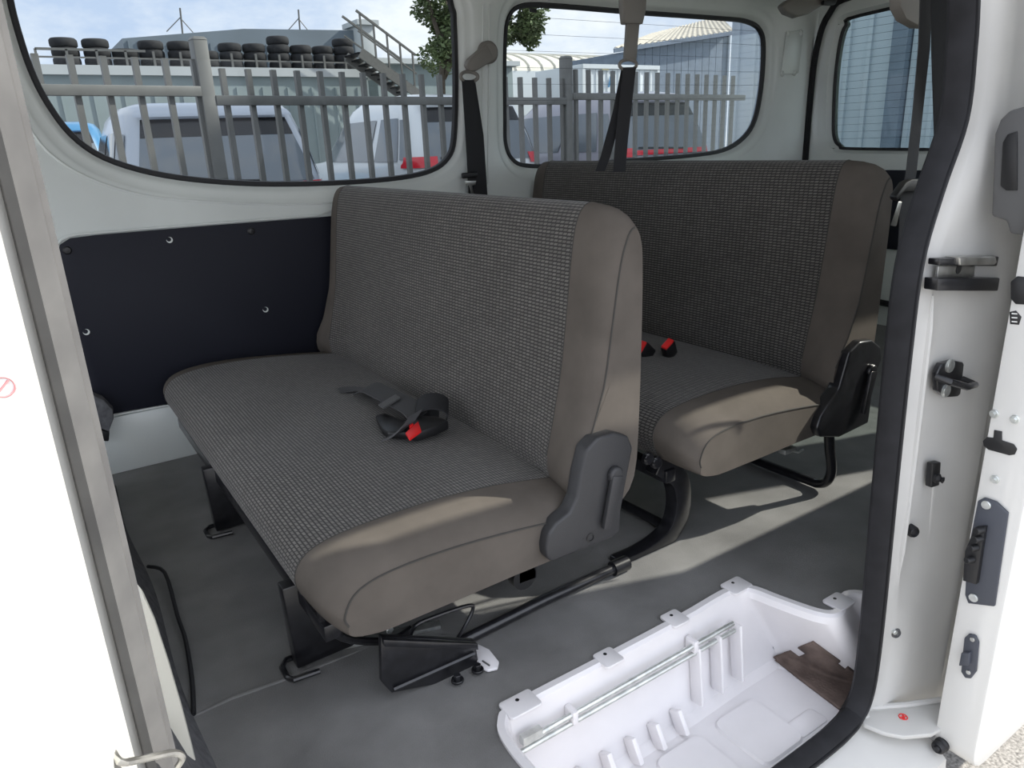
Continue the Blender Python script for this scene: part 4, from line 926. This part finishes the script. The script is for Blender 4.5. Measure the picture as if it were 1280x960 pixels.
# ---- container
CY = 18.6
t = thing('white_container', 'white shipping container behind the picket fence', 'container', (bp(770, 110, CY).x, CY, ZG))
a, b = bp(727, 80, CY), bp(823, 77, CY); mb = MB(); mb.box(((a.x+b.x)/2, CY+1.2, (a.z+ZG)/2), (b.x-a.x, 2.4, a.z-ZG)); ctb = mb.build('container_box', 'container_white', t, bevel=.02)
for xx in (a.x+.04, b.x-.04):
    mb = MB(); mb.box((xx, CY-.02, (a.z+ZG)/2), (.1, .08, a.z-ZG)); mb.build('corner_post', 'container_white', t)
mb = MB(); mb.box(((a.x+b.x)/2, CY-.03, a.z-.06), (b.x-a.x, .08, .12)); mb.build('top_rail', 'container_white', t)
for k in range(14):
    xx = a.x+(b.x-a.x)*(k+.5)/14; mb = MB(); mb.box((xx, CY, (a.z+ZG)/2), (.05, .05, a.z-ZG-.3)); mb.build('corrugation', 'container_white', t)
c = bp(763, 102, CY-.06); mb = MB(); mb.prism([c+Vector((x, 0, z)) for x, z in ((-.10, -.16), (-.04, -.16), (.02, .02), (.06, -.1), (.12, .18), (.06, .18), (.03, .06), (-.02, .16))], (0, -.01, 0)); mb.build('logo', 'car_blue', t)
c = bp(757, 86, CY-.06); mb = MB(); mb.box(c, (.28, .01, .07)); mb.build('notice', 'amber', t)
# ---- blue shed with corrugated roof
SY = 22
t = thing('board_shed', 'blue grey vertical board shed with pale corrugated roof', 'shed', (bp(860, 100, SY).x, SY, ZG))
a, b = bp(796, 62, SY), bp(912, 42, SY)
P = [Vector((a.x, SY, ZG)), Vector((b.x, SY, ZG)), Vector((b.x, SY, b.z)), Vector((a.x, SY, a.z))]
mb = MB(); mb.prism(P, (0, 4, 0)); mb.build('shed_wall', 'shed_blue', t)
for k in range(13):
    f_ = (k+.5)/13; xx = a.x+(b.x-a.x)*f_; zz = a.z+(b.z-a.z)*f_; mb = MB(); mb.box((xx, SY-.012, (zz+ZG)/2), ((b.x-a.x)/13-.025, .025, zz-ZG)); mb.build('board', 'shed_blue', t)
ea, eb = bp(767, 60, SY-.35), bp(918, 38, SY-.35); ra, rb = bp(815, 42, SY+2.5), bp(900, 20, SY+2.5)
rows = []
NN = 84
for i in range(2):
    row = []
    for k in range(NN+1):
        f_ = k/NN; p = (ea if i == 0 else ra).lerp(eb if i == 0 else rb, f_); p = p+Vector((0, 0, .03*math.sin(k*PI/2))); row.append(p)
    rows.append(row)
mb = MB(); mb.grid(rows); mb.grid([[p-Vector((0, 0, .02)) for p in r] for r in rows]); mb.build('corrugated_roof', 'roof_beige', t, smooth=80)
mb = MB(); mb.bar(ea+Vector((0, -.02, -.09)), eb+Vector((0, -.02, -.09)), .05, .14); mb.build('gutter', 'shed_blue', t)
mb = MB(); mb.bar((b.x-.1, SY-.06, ZG), (b.x-.1, SY-.06, b.z), .09); mb.build('downpipe', 'shed_blue', t)
# ---- pale building to the rear
t = thing('pale_building', 'pale blue grey building with ribbed wall behind the van', 'building', (8.5, 3, ZG))
pa = bp(912, 100, 9.0); X0 = pa.x
P = [Vector((X0, 9.0, ZG)), Vector((X0+.5, -.6, ZG)), Vector((X0+6, -.6, ZG)), Vector((X0+6, 9.0, ZG))]
mb = MB(); mb.prism(P, (0, 0, 9)); mb.build('wall', 'pale_wall', t)
for k in range(30):
    f_ = (k+.5)/30; p = P[0].lerp(P[1], f_); mb = MB(); mb.box(p+Vector((-.02, 0, 4.5)), (.05, .06, 8.9)); mb.build('wall_rib', 'pale_wall', t)
q = onx(1118, 100, X0); mb = MB(); mb.bar((X0+.12, q.y, ZG), (X0+.12, q.y, 8.5), .22, .22); mb.build('downpipe', 'shed_blue', t)
# ---- tree
TY = 16.0
tr = thing('broad_tree', 'leafy green tree behind the pillar between the side windows', 'tree', (bp(585, 100, TY).x, TY, ZG))
base = Vector((bp(548, 100, TY).x, TY, ZG)); top = bp(575, 20, TY)
mb = MB(); mb.tube(crom([base, base+Vector((.05, 0, 1.8)), base+Vector((.2, .1, 3.2)), top, top+Vector((.2, 0, 1.8))], 4, close=False), [.12-.0055*i for i in range(17)], 8); mb.build('trunk', 'bark', tr)
cc = top+Vector((.35, 0, .3))
lobes = []
for k in range(46):
    an = random.uniform(0, 2*PI); rr = random.uniform(.2, 1.0)**.6; zz = random.uniform(-1.05, 1.6)
    lobes.append((cc+Vector((1.5*rr*math.cos(an), 1.3*rr*math.sin(an), zz*1.05)), random.uniform(.25, .5)))
for k in range(8):
    mb = MB(); l = lobes[k][0]; s0_ = base+Vector((.2, .1, 2.9+.12*k)); mb.tube([s0_, s0_.lerp(l, .5)+Vector((0, 0, -.1)), l], [.06, .04, .015], 6); mb.build('branch', 'bark', tr)
lf = MB()
for c, r in lobes:
    for k in range(330):
        d = Vector((random.gauss(0, 1), random.gauss(0, 1), random.gauss(0, 1))).normalized()*r*random.uniform(.5, 1.1)
        p = c+d; u = Vector((random.gauss(0, 1), random.gauss(0, 1), random.gauss(0, .6))).normalized(); v = u.orthogonal().normalized(); v.rotate(Matrix.Rotation(random.uniform(0, 6.28), 3, u)); w_ = u.cross(v)
        s = random.uniform(.05, .085); n0 = len(lf.v)
        lf.v += [tuple(p-u*s), tuple(p+v*s*.45+w_*.012), tuple(p+u*s), tuple(p-v*s*.45+w_*.012)]; lf.f += [(n0, n0+1, n0+2), (n0, n0+2, n0+3)]
fo_ = lf.build('foliage', 'leaf', tr, smooth=0); tag(fo_, kind='stuff')
